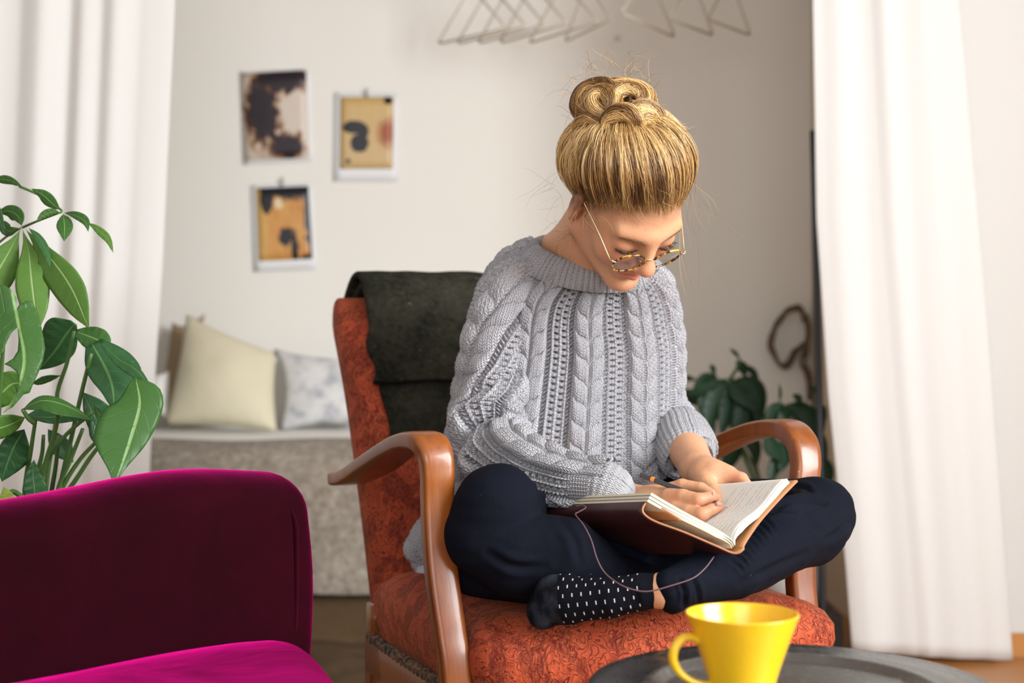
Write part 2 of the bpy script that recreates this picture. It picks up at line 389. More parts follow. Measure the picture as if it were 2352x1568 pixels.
# ------------------------------------------------------------------ prints on the back wall
def print_mat(kind):
    g = N('print_' + kind); c = g.co('UV'); x, y = (lambda s: (s.outputs[0], s.outputs[1]))(g.n('ShaderNodeSeparateXYZ'))
    sp = x.node; g.put(sp.inputs[0], c)
    def blob(cx, cy, rx, ry, wob=0.35):
        d = g.vmath('LENGTH', g.map(c, (1 / rx, 1 / ry, 0), (-cx / rx, -cy / ry, 0)))
        return g.math('ADD', d, g.math('MULTIPLY', g.math('SUBTRACT', g.noise(c, 9, 4), 0.5), wob))
    if kind == 'dark':
        a = g.noise(c, 3.2, 6, 0.65, dist=0.6); b = g.math('MINIMUM', blob(0.3, 0.55, 0.28, 0.4, 1.4), g.math('MINIMUM', blob(0.65, 0.14, 0.3, 0.16, 1.2), blob(0.6, 0.9, 0.5, 0.16, 1.6)))
        v = g.math('ADD', g.math('MULTIPLY', b, 0.55), g.math('MULTIPLY', a, 0.65))
        col = g.ramp(v, (0.0, (0.012, 0.008, 0.014)), (0.72, (0.02, 0.012, 0.018)), (0.8, (0.14, 0.05, 0.02)), (0.9, (0.5, 0.36, 0.25)), (1.0, (0.66, 0.57, 0.48)))
    elif kind == 'amber':
        base = g.mix(g.noise(g.map(c, (4, 1, 1)), 2, 4), (0.55, 0.34, 0.10), (0.66, 0.48, 0.22)); base = g.mix(y, g.mix(0.4, base, (0.60, 0.45, 0.28)), base)
        base = g.mix(g.ramp(blob(0.92, 0.5, 0.28, 0.26, 0.5), (0.4, 1.0), (1.0, 0.0)), base, (0.33, 0.07, 0.01))
        m = g.math('MINIMUM', g.math('MINIMUM', blob(0.27, 0.58, 0.24, 0.1), blob(0.37, 0.36, 0.19, 0.14)), g.math('MINIMUM', blob(0.43, 0.52, 0.12, 0.13), g.math('MINIMUM', blob(0.16, 0.11, 0.05, 0.035), blob(0.9, 0.95, 0.09, 0.06))))
        col = g.mix(g.ramp(m, (0.85, 1.0), (1.02, 0.0)), base, (0.008, 0.008, 0.012))
    else:
        base = g.mix(g.noise(g.map(c, (4, 1.2, 1)), 3, 5), (0.50, 0.13, 0.012), (0.74, 0.46, 0.14))
        base = g.mix(g.ramp(x, (0.0, 1.0), (0.28, 0.0)), base, (0.70, 0.45, 0.15))
        base = g.mix(g.ramp(blob(0.42, 0.78, 0.1, 0.09, 0.5), (0.7, 1.0), (1.1, 0.0)), base, (0.75, 0.62, 0.36))
        dk = g.math('MINIMUM', g.math('MINIMUM', blob(0.66, 1.04, 0.60, 0.24, 1.1), blob(0.2, 0.88, 0.15, 0.26, 0.9)), g.math('MINIMUM', g.math('MINIMUM', blob(0.52, 0.32, 0.15, 0.14, 1.8), blob(0.68, 0.16, 0.08, 0.26, 1.2)), g.math('MINIMUM', blob(1.02, 0.55, 0.15, 0.6, 1.0), blob(0.9, 0.02, 0.12, 0.05))))
        col = g.mix(g.ramp(dk, (0.8, 1.0), (1.05, 0.0)), base, (0.008, 0.008, 0.013))
    g.bsdf(col, 0.35); return g.m
M['paper'] = plain('paper', (0.84, 0.85, 0.86), 0.7)
def wall_print(kind, label, img, border, clip):
    """img: 4 pixel corners (tl, tr, br, bl)"""
    Y = 4.912; q = [P(a, b, Y) for a, b in img]; cen = np.mean(q, 0)
    t = thing('wall_print', label, 'picture', (cen[0], 4.919, cen[2] - 0.14))
    n = 9
    def sheet(qq, y, mat, name, curl=0.0):
        G = np.zeros((n, n, 3)); uv = np.zeros((n, n, 2))
        for i in range(n):
            for j in range(n):
                a, b = i / (n - 1), j / (n - 1); p = (qq[0] * (1 - b) + qq[1] * b) * (1 - a) + (qq[3] * (1 - b) + qq[2] * b) * a
                p = p.copy(); p[1] = y - curl * a * a; G[i, j] = p; uv[i, j] = (b, 1 - a)
        o = grid_obj(name, G, mat, t, uv=uv.reshape(-1, 2)); md = o.modifiers.new('t', 'SOLIDIFY'); md.thickness = 0.0006; md.offset = 1; return o
    bl, bt, br, bb = border
    u = q[1] - q[0]; u = u / np.linalg.norm(u); w = q[3] - q[0]; w = w / np.linalg.norm(w); s = Y / FPX
    big = [q[0] - u * bl * s - w * bt * s, q[1] + u * br * s - w * bt * s, q[2] + u * br * s + w * bb * s, q[3] - u * bl * s + w * bb * s]
    if max(border) > 0: sheet(big, 4.916, M['paper'], 'paper', 0.004)
    sheet(q, 4.9145, print_mat(kind), 'picture', 0.003)
    if clip:
        c = P(clip[0], clip[1], 4.9); tube('clip', [c + V3(0, 0.006, 0.014), c + V3(0, 0, 0.004), c + V3(0, 0.002, -0.012)], 0.0045, M['steel'], t, 6)
wall_print('dark', 'dark brown and cream blotched print, upper left of the three wall prints', [(553, 168), (703, 160), (710, 362), (562, 370)], (4, 4, 8, 8), None)
wall_print('amber', 'amber print with a black spotted blot, right of the three wall prints', [(781, 222), (904, 222), (902, 388), (780, 388)], (14, 10, 12, 28), (842, 213))
wall_print('orange', 'black and orange print with white margins, lowest of the three wall prints', [(587, 432), (708, 427), (718, 594), (594, 600)], (12, 8, 8, 24), (648, 418))
ball('wall_speck', P(1418, 88, 4.915), 0.010, M['white_wall'], None, 2, (1, 0.5, 1)); tag(bpy.context.scene.collection.objects[-1], 'tiny white plug on the wall above her hair bun', 'speck')  # small pale dot on the wall, modelled as a flattened ball
# ------------------------------------------------------------------ wire hangers on a rail under the ceiling
hr = thing('hanging_rail', 'dark metal rod above the frame carrying the wire hangers', 'rail', (0.1, 4.36, 2.10))
tube('rod', [(-0.5, 4.36, 2.105), (1.02, 4.36, 2.105)], 0.009, M['black_metal'], hr)
for x in (-0.42, 0.84): tube('rod_drop', [(x, 4.36, 2.105), (x, 4.36, ZC)], 0.005, M['black_metal'], hr)
M['wire'] = plain('wire', (0.60, 0.545, 0.455), 0.5, Metallic=0.0)
ORD = iter(['leftmost', 'second from the left', 'third from the left', 'fourth from the left', 'fifth from the left', 'rightmost'] + ['leftmost', 'middle', 'rightmost'])
def hanger(far, near, k):
    zb = 1.835
    fy = (zb - CZ) * FPX / (784 - far[1]); ny = (zb - CZ) * FPX / (784 - near[1])
    a = V3((far[0] - CX) / FPX * fy, fy, zb); b = V3((near[0] - CX) / FPX * ny, ny, zb); m = (a + b) / 2; ap = m + V3(0, 0, 0.155)
    pts = [ap, a + (m - a) * 0.06 + V3(0, 0, 0.012), a, a + (m - a) * 0.05 + V3(0, 0, -0.004), b + (m - b) * 0.05 + V3(0, 0, -0.004), b, b + (m - b) * 0.06 + V3(0, 0, 0.012), ap]
    d = thing('wire_hanger', 'thin wire hanger, %s of the %s row near the ceiling' % (next(ORD), ['left', 'right'][k]), 'hanger', ap, ['wire hangers of the left row', 'wire hangers of the right row'][k])
    tube('wire_frame', np.vstack([cr(pts[i:i + 2], 3) for i in range(len(pts) - 1)])[[0, 2, 5, 8, 11, 14, 17, 20]], 0.0042, M['wire'], d, 6)
    top = V3(ap[0], 4.36, 2.118); h = [ap, ap * 0.55 + top * 0.45 + V3(0.004, 0, 0), top + V3(0.012, 0, -0.01), top, top + V3(-0.013, 0, -0.014)]
    tube('hook', h, 0.0032, M['wire'], d, 6, 14)
for f, n in (((1008, 98), (1160, 62)), ((1052, 98), (1205, 58)), ((1100, 97), (1250, 55)), ((1150, 96), (1300, 52)), ((1218, 96), (1372, 48)), ((1300, 92), (1400, 44))): hanger(f, n, 0)
for f, n in (((1548, 82), (1428, 28)), ((1636, 78), (1540, 42)), ((1722, 78), (1628, 42))): hanger(f, n, 1)
# ================================================================== BED IN THE ALCOVE
g = N('wool_blanket'); c = g.co(); a = g.noise(c, 40, 4, 0.7); b = g.noise(c, 260, 2)
g.bsdf(g.ramp(g.math('ADD', g.math('MULTIPLY', a, 0.7), g.math('MULTIPLY', b, 0.3)), (0.33, (0.16, 0.13, 0.10)), (0.5, (0.28, 0.245, 0.20)), (0.66, (0.42, 0.375, 0.32))), 0.95, Normal=g.bump(b, 0.002, 0.7)); M['wool'] = g.m
g = N('sheet'); c = g.co(); g.bsdf((0.90, 0.89, 0.87), 0.9, Normal=g.bump(g.noise(c, 14, 3), 0.006, 0.6)); M['sheet'] = g.m
g = N('tan_valance'); c = g.co(); g.bsdf(g.mix(g.noise(c, 30, 3), (0.075, 0.042, 0.017), (0.11, 0.066, 0.028)), 0.9); M['tan'] = g.m
bed = thing('daybed', 'low daybed under a grey wool cover with a brown valance, along the back wall', 'bed', (-0.7, 4.3, 0))
box('mattress', (-1.9, 3.95, 0.16), (0.0, 4.88, 0.555), M['sheet'], bed, 0.05)
for x in (-1.8, -0.1):
    for y in (4.02, 4.8): tube('leg', [(x, y, 0.0), (x, y, 0.17)], 0.025, M['pine'], bed, 8)
# wool cover: lies over the front of the mattress and hangs down the front
prof = [(4.12, 0.560), (4.09, 0.569), (4.04, 0.567), (3.98, 0.556), (3.935, 0.53), (3.918, 0.48), (3.91, 0.40), (3.905, 0.30), (3.9, 0.20), (3.9, 0.165)]
pp = cr(prof, 40); xs = np.linspace(-1.93, 0.03, 90); G = np.zeros((40, 90, 3))
for i in range(40):
    G[i, :, 0] = xs; G[i, :, 1] = pp[i, 0]; G[i, :, 2] = pp[i, 1]
    hang = max(0, (0.55 - pp[i, 1])) / 0.4; G[i, :, 1] -= hang * (0.012 * np.sin(xs * 9) + 0.008 * np.sin(xs * 23 + 1)); G[i, :, 2] += (1 - hang) * 0.004 * np.sin(xs * 11 + i * 0.2) + (i / 39) ** 6 * 0.012 * np.sin(xs * 5)
o = grid_obj('wool_cover', G, M['wool'], bed); md = o.modifiers.new('t', 'SOLIDIFY'); md.thickness = 0.012; md.offset = 1
# valance with soft folds
xs = np.linspace(-1.9, 0.0, 160); G = np.zeros((34, 160, 3))
for i in range(14):
    t = i / 13; G[i, :, 0] = xs; G[i, :, 1] = 3.955 - t * (0.02 + 0.022 * np.sin(xs * 16 + np.sin(xs * 5) * 2)); G[i, :, 2] = 0.30 - 0.285 * t
for i in range(14, 34):     # the cloth is long and runs out over the floor
    t = (i - 13) / 20; G[i, :, 0] = xs * (1 - 0.58 * min(1, t * 4)) + 0.03 * np.sin(t * 7 + xs * 3); G[i, :, 1] = G[13, :, 1] - t * 0.72; G[i, :, 2] = 0.012 + 0.020 * np.abs(np.sin(xs * 9 + t * 6 + np.sin(t * 11)))
o = grid_obj('valance', G, M['tan'], bed); md = o.modifiers.new('t', 'SOLIDIFY'); md.thickness = 0.004
def pillow_mesh(name, quad, thick, mat, parent=None, n=28, pinch=0.16, seed=0):
    """quad: 4 corner points (tl,tr,br,bl) of the pillow; bulges along its normal"""
    q = [np.asarray(p, float) for p in quad]; nn = nrm(np.cross(q[1] - q[0], q[3] - q[0])); cen = sum(q) / 4
    u = np.linspace(-1, 1, n); U, W = np.meshgrid(u, u, indexing='xy')
    def pt(U, W):
        a = (U + 1) / 2; b = (W + 1) / 2
        p = (q[0] * (1 - a)[..., None] + q[1] * a[..., None]) * (1 - b)[..., None] + (q[3] * (1 - a)[..., None] + q[2] * a[..., None]) * b[..., None]
        s = 1 - pinch * ((1 - U ** 2) * W ** 2 + (1 - W ** 2) * U ** 2); return cen + (p - cen) * s[..., None]
    base = pt(U, W); h = (np.clip(1 - U ** 2, 0, 1) ** 0.45) * (np.clip(1 - W ** 2, 0, 1) ** 0.45)
    h = h * (1 + 0.10 * vnoise(base, 11, seed)); top = base + nn * (h * thick)[..., None]; bot = base - nn * (h * thick)[..., None]
    v = np.concatenate([top.reshape(-1, 3), bot.reshape(-1, 3)]); f = grid_faces(n, n); f = np.concatenate([f[:, ::-1], f + n * n])
    o = mesh_np(name, v, f, mat, parent); w = o.modifiers.new('w', 'WELD'); w.merge_threshold = 0.0008; return o
g = N('cream_cotton'); c = g.co(); g.bsdf(g.mix(g.noise(c, 5, 3), (0.69, 0.63, 0.45), (0.74, 0.68, 0.52)), 0.9, Normal=g.bump(g.noise(c, 18, 4), 0.008, 0.5)); M['cream'] = g.m
g = N('grey_print_cotton'); c = g.co(); g.bsdf(g.ramp(g.noise(c, 17, 4, 0.6), (0.36, (0.42, 0.43, 0.47)), (0.46, (0.62, 0.62, 0.63)), (0.6, (0.74, 0.73, 0.71))), 0.9); M['greyprint'] = g.m
g = N('brown_cotton'); c = g.co(); g.bsdf(g.mix(g.noise(c, 9, 3), (0.34, 0.24, 0.15), (0.42, 0.31, 0.2)), 0.9); M['browncot'] = g.m
o = pillow_mesh('pillow', [P(428, 722, 4.72), P(634, 812, 4.66), P(636, 990, 4.56), P(378, 975, 4.60)], 0.085, M['cream'], seed=3, pinch=0.05); tag(o, 'plump cream cushion propped up on the bed, nearest the left curtain', 'pillow', 'bed cushions')
o = pillow_mesh('pillow', [P(628, 800, 4.82), P(880, 822, 4.82), P(880, 985, 4.72), P(640, 990, 4.72)], 0.06, M['greyprint'], seed=9); tag(o, 'pale grey patterned cushion leaning between the cream cushion and armchair', 'pillow', 'bed cushions')
o = pillow_mesh('pillow', [P(395, 740, 4.86), P(470, 720, 4.88), P(450, 975, 4.79), P(352, 960, 4.77)], 0.04, M['browncot'], seed=5); tag(o, 'brown-edged cushion mostly hidden behind the plump cream cushion', 'pillow', 'bed cushions')
o = pillow_mesh('pillow', [P(345, 858, 4.72), P(388, 850, 4.70), P(384, 960, 4.62), P(345, 958, 4.64)], 0.03, M['sheet'], seed=6); tag(o, 'small off-white cushion at the curtain edge, left of the cream cushion', 'pillow', 'bed cushions')
# ================================================================== LEAVES
def leaf_mat(name, ca, cb, vein, rough=0.38, nv=9, tr_=0.25, lat_=0.4):
    g = N(name); uv = g.co('UV'); sp = g.n('ShaderNodeSeparateXYZ'); g.put(sp.inputs[0], uv); u, v = sp.outputs[0], sp.outputs[1]
    au = g.math('ABSOLUTE', g.math('SUBTRACT', u, 0.5)); mid = g.ramp(au, (0.0, 1.0), (0.018, 0.85), (0.04, 0.0))
    ph = g.math('SUBTRACT', g.math('MULTIPLY', v, float(nv)), g.math('MULTIPLY', au, 2.6)); fr_ = g.math('ABSOLUTE', g.math('SUBTRACT', g.math('FRACT', ph), 0.5))
    lat = g.ramp(fr_, (0.0, 0.55), (0.05, 0.0)); n = g.noise(g.co(), 30, 3); oi = g.n('ShaderNodeObjectInfo').outputs['Random']
    base = g.mix(g.math('MULTIPLY', g.math('ADD', n, oi), 0.5), ca, cb); col = g.mix(g.math('MAXIMUM', mid, g.math('MULTIPLY', lat, lat_)), base, vein)
    b = g.bump(g.math('MULTIPLY', g.math('ADD', g.math('MULTIPLY', lat, 0.6), mid), -0.6), 0.004, 0.5)
    p = g.bsdf(col, rough, Normal=b); p.inputs['Specular IOR Level'].default_value = 0.28
    t = g.n('ShaderNodeBsdfTranslucent'); g.put(t.inputs[0], g.mix(0.5, col, (0.30, 0.50, 0.05))); m = g.n('ShaderNodeMixShader'); m.inputs[0].default_value = tr_
    g.t.links.new(p.outputs[0], m.inputs[1]); g.t.links.new(t.outputs[0], m.inputs[2]); g.done(m.outputs[0]); return g.m
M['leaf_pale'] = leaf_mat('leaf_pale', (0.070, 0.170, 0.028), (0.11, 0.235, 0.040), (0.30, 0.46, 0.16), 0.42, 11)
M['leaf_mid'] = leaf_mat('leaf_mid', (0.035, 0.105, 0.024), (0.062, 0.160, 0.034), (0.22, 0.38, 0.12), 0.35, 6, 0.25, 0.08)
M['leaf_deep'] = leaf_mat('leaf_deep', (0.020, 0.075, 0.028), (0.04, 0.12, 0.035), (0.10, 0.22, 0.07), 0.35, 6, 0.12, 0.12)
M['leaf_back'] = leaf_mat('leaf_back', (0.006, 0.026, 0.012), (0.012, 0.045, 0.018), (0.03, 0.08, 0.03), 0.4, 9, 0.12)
M['leaf_yellow'] = leaf_mat('leaf_yellow', (0.20, 0.30, 0.03), (0.30, 0.36, 0.05), (0.40, 0.45, 0.12), 0.4, 8)
M['stem'] = plain('stem', (0.07, 0.15, 0.035), 0.45); M['stem_dark'] = plain('stem_dark', (0.025, 0.055, 0.02), 0.5)
M['soil'] = plain('soil', (0.02, 0.014, 0.01), 0.95)
def leaf(par, mid, wid, Y, mat, tilt=0.25, cup=0.18, sag=0.0, skew=0.0, n=22, m=11, label=None):
    """mid: px polyline of the midrib; wid: half widths (px) left/right along it; Y: depth at base and tip; tilt: how far the blade's width leans in depth"""
    mp = cr([(a, b) for a, b in mid], n); t = np.linspace(0, 1, n); Yb = np.linspace(Y[0], Y[1], n) + sag * np.sin(t * np.pi)
    wl = np.interp(t, np.linspace(0, 1, len(wid[0])), wid[0]); wr = np.interp(t, np.linspace(0, 1, len(wid[1])), wid[1])
    k = np.array([1, 2, 1]) / 4
    for w in (wl, wr): w[1:-1] = np.convolve(w, k, 'valid')
    tg = nrm(np.gradient(mp, axis=0)); nr_ = np.stack([tg[:, 1], -tg[:, 0]], 1)     # to the right when walking down the leaf
    G = np.zeros((n, m, 3)); uv = np.zeros((n, m, 2))
    for j in range(m):
        a = -1 + 2 * j / (m - 1); w = (wl if a < 0 else wr); q = mp + nr_ * (a * w)[:, None]
        d = a * w / FPX * Yb * tilt + cup * np.abs(a) ** 1.6 * (wl + wr) / 2 / FPX * Yb + 0.0012 * np.sin(t * 40 + a * 2) * abs(a)
        G[:, j] = np.stack([P(q[i, 0], q[i, 1], Yb[i] + d[i]) for i in range(n)]); uv[:, j, 0] = j / (m - 1); uv[:, j, 1] = t
    o = grid_obj('leaf', G, mat, par, uv=uv.reshape(-1, 2)); md = o.modifiers.new('t', 'SOLIDIFY'); md.thickness = 0.0006
    if label: o['label'] = label
    return o
def stem(par, pts, Y, r0, r1, mat, name='stem'):
    k = len(pts); Ys = np.linspace(Y[0], Y[1], k) if len(Y) == 2 else Y
    return tube(name, [P(a, b, y) for (a, b), y in zip(pts, Ys)], np.linspace(r0, r1, 18), mat, par, 8, 18)
E3 = lambda w: ([0, .55 * w, .85 * w, w, .92 * w, .7 * w, .4 * w, 0], [0, .55 * w, .85 * w, w, .92 * w, .7 * w, .4 * w, 0])
# ------------------------------------------------------------------ plants behind the armchair, right
M['pot_grey'] = plain('pot_grey', (0.55, 0.55, 0.54), 0.6); M['pot_dark'] = plain('pot_dark', (0.05, 0.045, 0.045), 0.6)
def pot(par, x, y, z0, h, r0, r1, mat):
    lathe('pot', [(0.001, z0), (r0, z0), (r0 + (r1 - r0) * 0.5, z0 + h * 0.5), (r1, z0 + h), (r1 * 1.03, z0 + h), (r1 * 1.03, z0 + h + 0.012), (r1 * 0.93, z0 + h + 0.012), (r1 * 0.9, z0 + h * 0.85), (0.001, z0 + h * 0.85)], mat, par, 40, (x, y, 0))
    lathe('soil', [(0.001, z0 + h * 0.9), (r1 * 0.905, z0 + h * 0.9), (r1 * 0.9, z0 + h * 0.86), (0.001, z0 + h * 0.86)], M['soil'], par, 30, (x, y, 0))
bp = thing('money_tree', 'dark-leaved money tree in a dark pot behind the right chair arm, partly hidden', 'houseplant', (0.60, 4.2, 0))
pot(bp, 0.60, 4.2, 0.0, 0.26, 0.10, 0.14, M['pot_dark'])
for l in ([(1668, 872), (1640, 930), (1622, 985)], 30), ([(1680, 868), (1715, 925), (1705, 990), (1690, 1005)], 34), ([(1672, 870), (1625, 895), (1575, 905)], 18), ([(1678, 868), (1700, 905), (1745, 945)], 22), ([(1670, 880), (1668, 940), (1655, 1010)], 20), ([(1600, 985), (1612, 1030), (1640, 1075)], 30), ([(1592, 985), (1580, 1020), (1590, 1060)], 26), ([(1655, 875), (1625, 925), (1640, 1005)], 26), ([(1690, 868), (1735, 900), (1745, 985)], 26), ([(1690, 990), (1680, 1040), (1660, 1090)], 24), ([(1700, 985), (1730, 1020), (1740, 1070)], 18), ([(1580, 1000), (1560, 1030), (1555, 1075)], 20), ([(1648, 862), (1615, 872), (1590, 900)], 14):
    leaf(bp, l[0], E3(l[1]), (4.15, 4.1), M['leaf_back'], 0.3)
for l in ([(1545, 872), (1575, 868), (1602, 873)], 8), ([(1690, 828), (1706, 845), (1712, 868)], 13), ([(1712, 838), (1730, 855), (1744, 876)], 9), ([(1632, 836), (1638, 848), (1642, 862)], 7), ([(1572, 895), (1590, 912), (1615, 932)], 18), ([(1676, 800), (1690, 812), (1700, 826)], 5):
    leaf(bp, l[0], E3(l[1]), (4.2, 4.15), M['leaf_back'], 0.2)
for s in ([(1672, 872), (1690, 940), (1730, 1050), (1762, 1180)], [(1690, 1000), (1735, 1080), (1768, 1180)], [(1640, 862), (1650, 880), (1672, 960), (1740, 1120)], [(1700, 826), (1690, 850), (1675, 872)]): stem(bp, s, (4.15, 4.2), 0.004, 0.006, M['stem'])
tube('trunk', [V3(0.60, 4.2, 0.22), V3(0.615, 4.2, 0.36), V3(0.63, 4.2, 0.5)], [0.02, 0.017, 0.013], M['stem_dark'], bp, 10, 14)
bq = thing('rubber_plant', 'second dark green plant by the black pole, in a pale grey pot on a stand', 'houseplant', (0.78, 3.9, 0))
pot(bq, 0.775, 3.96, 0.115, 0.17, 0.075, 0.105, M['pot_grey'])
box('stand', (0.655, 3.84, 0.0), (0.895, 4.08, 0.113), M['pot_dark'], bq, 0.006)
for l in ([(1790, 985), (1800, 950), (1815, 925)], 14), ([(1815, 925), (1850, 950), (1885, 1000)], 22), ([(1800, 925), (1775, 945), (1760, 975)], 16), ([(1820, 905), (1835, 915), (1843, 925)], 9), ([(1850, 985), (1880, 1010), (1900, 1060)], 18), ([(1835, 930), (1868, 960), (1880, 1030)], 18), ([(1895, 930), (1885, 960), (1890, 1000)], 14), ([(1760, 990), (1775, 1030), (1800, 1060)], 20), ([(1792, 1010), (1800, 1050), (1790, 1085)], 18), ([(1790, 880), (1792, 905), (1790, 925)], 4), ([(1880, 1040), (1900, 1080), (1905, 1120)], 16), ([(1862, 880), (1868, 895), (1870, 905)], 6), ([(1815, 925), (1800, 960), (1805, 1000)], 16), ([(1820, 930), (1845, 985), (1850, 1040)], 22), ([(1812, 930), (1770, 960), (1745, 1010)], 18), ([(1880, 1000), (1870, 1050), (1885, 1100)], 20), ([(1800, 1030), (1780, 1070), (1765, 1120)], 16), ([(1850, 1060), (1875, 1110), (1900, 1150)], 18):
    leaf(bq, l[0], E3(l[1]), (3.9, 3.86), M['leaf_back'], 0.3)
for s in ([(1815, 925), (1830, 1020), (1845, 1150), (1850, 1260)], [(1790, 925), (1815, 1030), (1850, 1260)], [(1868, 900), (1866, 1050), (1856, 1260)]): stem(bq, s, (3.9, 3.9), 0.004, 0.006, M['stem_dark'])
pl = thing('dark_upright', 'thin black pole standing against the edge of the right curtain', 'upright', P(1889, 1490, 3.79) * V3(1, 1, 0))  # narrow dark vertical band at the curtain edge, modelled as a shaft
tube('upright_shaft', [P(1868, 300, 3.79), P(1874, 560, 3.79), P(1882, 950, 3.79), P(1889, 1400, 3.79), P(1890, 1506, 3.79)], 0.010, M['black_metal'], pl, 8, 12)
lathe('upright_foot', [(0.001, 0), (0.04, 0), (0.04, 0.012), (0.02, 0.03), (0.001, 0.03)], M['black_metal'], pl, 24, P(1889, 1490, 3.79) * V3(1, 1, 0))
M['twig'] = plain('twig', (0.16, 0.105, 0.06), 0.8)
wr = thing('dried_vine_loop', 'loop of dried brown vine hanging on the back wall by the right curtain', 'wreath', P(1812, 860, 4.9))
rs = random.Random(4)
for k in range(9):
    pts = [(1850, 735), (1835, 708), (1812, 712), (1785, 740), (1770, 780), (1776, 812), (1800, 842), (1826, 812), (1846, 790)]
    pts = [(a + rs.uniform(-6, 6) + (k - 4) * 0.6, b + rs.uniform(-6, 6)) for a, b in pts]
    tube('vine', [P(a, b, 4.885 + rs.uniform(-0.02, 0.012)) for a, b in pts], 0.0042, M['twig'], wr, 6, 40)
for k in range(6):
    pts = [(1848, 725), (1858, 760), (1852, 800), (1846, 832), (1858, 870), (1860, 915)]
    pts = [(a + rs.uniform(-7, 7), b + rs.uniform(-6, 6)) for a, b in pts]
    tube('vine', [P(a, b, 4.885 + rs.uniform(-0.02, 0.012)) for a, b in pts], 0.0042, M['twig'], wr, 6, 30)
# ================================================================== ORANGE ARMCHAIR
O2 = V3(-0.10, 2.0, 0); WV = nrm(V3(0.927, 0.375, 0)); BV = nrm(V3(-0.375, 0.927, 0)); FV = -BV; UP = V3(0, 0, 1)
def CH(s, d, z): return O2 + WV * s + BV * d + UP * z
g = N('orange_brocade'); c = g.co()
n1 = g.n('ShaderNodeTexNoise'); g.put(n1.inputs['Vector'], c); n1.inputs['Scale'].default_value = 16; n1.inputs['Detail'].default_value = 1.5
wp = g.vmath('ADD', c, g.vmath('SCALE', g.vmath('SUBTRACT', n1.outputs['Color'], (0.5, 0.5, 0.5)), 0.045))
v1 = g.vor(wp, 21, 'SMOOTH_F1'); rings = g.math('SINE', g.math('MULTIPLY', v1, 26.0))
mg = g.noise(wp, 42, 2, 0.4); swirl = g.math('SINE', g.math('MULTIPLY', mg, 46.0))
pat = g.math('ADD', g.math('MULTIPLY', rings, 0.55), g.math('MULTIPLY', swirl, 0.55))
line = g.ramp(g.math('ABSOLUTE', pat), (0.0, 0.0), (0.10, 0.35), (0.30, 1.0))
fig = g.ramp(g.noise(wp, 26, 2), (0.46, 0.0), (0.52, 1.0))
pile = g.noise(g.map(c, (260, 260, 60)), 1, 2)
base = g.mix(fig, (0.145, 0.012, 0.006), (0.34, 0.046, 0.016)); base = g.mix(g.math('MULTIPLY', g.ramp(pile, (0.4, 0.0), (0.65, 0.7)), g.ramp(g.noise(c, 9, 2), (0.4, 0.3), (0.6, 1.0))), base, (0.50, 0.115, 0.040))
ab = g.math('ABSOLUTE', pat); ridge = g.ramp(ab, (0.0, 0.0), (0.09, 0.0), (0.17, 1.0), (0.30, 0.75), (0.42, 0.0)); col = g.mix(g.ramp(ab, (0.0, 1.0), (0.13, 0.0)), base, (0.12, 0.011, 0.008)); col = g.mix(g.math('MULTIPLY', ridge, 0.6), col, (0.48, 0.10, 0.045))
hgt = g.math('ADD', g.math('MULTIPLY', g.math('ADD', line, g.math('MULTIPLY', ridge, 0.8)), 0.5), g.math('ADD', g.math('MULTIPLY', fig, 0.6), g.math('MULTIPLY', pile, 0.15)))
p = g.bsdf(col, 0.7, Normal=g.bump(hgt, 0.0026, 0.8), Sheen_Weight=0.2, Sheen_Roughness=0.35); g.put(p.inputs['Sheen Tint'], (1.0, 0.42, 0.22)); p.inputs['Specular IOR Level'].default_value = 0.2
M['brocade'] = g.m
g = N('amber_varnished_wood'); c = g.co(); w = g.noise(g.map(c, (30, 30, 3)), 3, 5, 0.6, dist=0.4); n = g.noise(c, 5, 3); wear = g.noise(c, 34, 5, 0.7); sc_ = g.noise(g.map(c, (9, 9, 2.2)), 7, 4, 0.65)
col = g.mix(w, (0.12, 0.026, 0.004), (0.36, 0.105, 0.010)); col = g.mix(g.ramp(n, (0.4, 0.0), (0.62, 1.0)), col, g.mix(w, (0.085, 0.020, 0.005), (0.20, 0.050, 0.009)))
col = g.mix(g.ramp(g.math('MULTIPLY', wear, sc_), (0.40, 0.0), (0.425, 1.0)), col, (0.62, 0.40, 0.17))
g.bsdf(col, 0.34, Normal=g.bump(w, 0.0004, 0.5), Coat_Weight=0.22, Coat_Roughness=0.10); M['varnish'] = g.m
ac = thing('armchair', 'vintage armchair in orange-red brocade with curved glossy wooden arms, the woman sitting in it', 'armchair', CH(0.3, 0.2, 0))
# seat cushion -----------------------------------------------------
def ring_loft(name, rings, cs, cd, hs, hd, r, mat, par, k=8, bow=0.0, extra=None, sub=1):
    """rings: (z, scale, inset) of a rounded rectangle in chair coords"""
    base = rrect(1, 1, r, k); G = []
    b2 = np.vstack([np.vstack([base[i] + (base[(i + 1) % len(base)] - base[i]) * t for t in np.linspace(0, 1, 6, endpoint=False)]) if np.linalg.norm(base[(i + 1) % len(base)] - base[i]) > 0.3 else base[i:i + 1] for i in range(len(base))])
    for z, s in rings:
        q = b2 * s; S = cs + q[:, 0] * hs; D = cd + q[:, 1] * hd
        D = D - bow * np.where(q[:, 1] < 0, 1 - (q[:, 0]) ** 2, 0)
        G.append(O2 + S[:, None] * WV + D[:, None] * BV + z * UP)
    G = np.array(G)
    if extra is not None: G = extra(G)
    return grid_obj(name, G, mat, par, cv=True, caps=True)
def seat_dome(G):
    z = G[..., 2]; rel = (G - O2) @ np.stack([WV, BV], 1); f = np.clip((z - 0.40) / 0.08, 0, 1)
    G = G.copy(); G[..., 2] += f * (0.012 * vnoise(G, 7, 2) - 0.010 * np.exp(-((rel[..., 0] - 0.13) / 0.05) ** 2) * (rel[..., 1] < 0.06)); return G
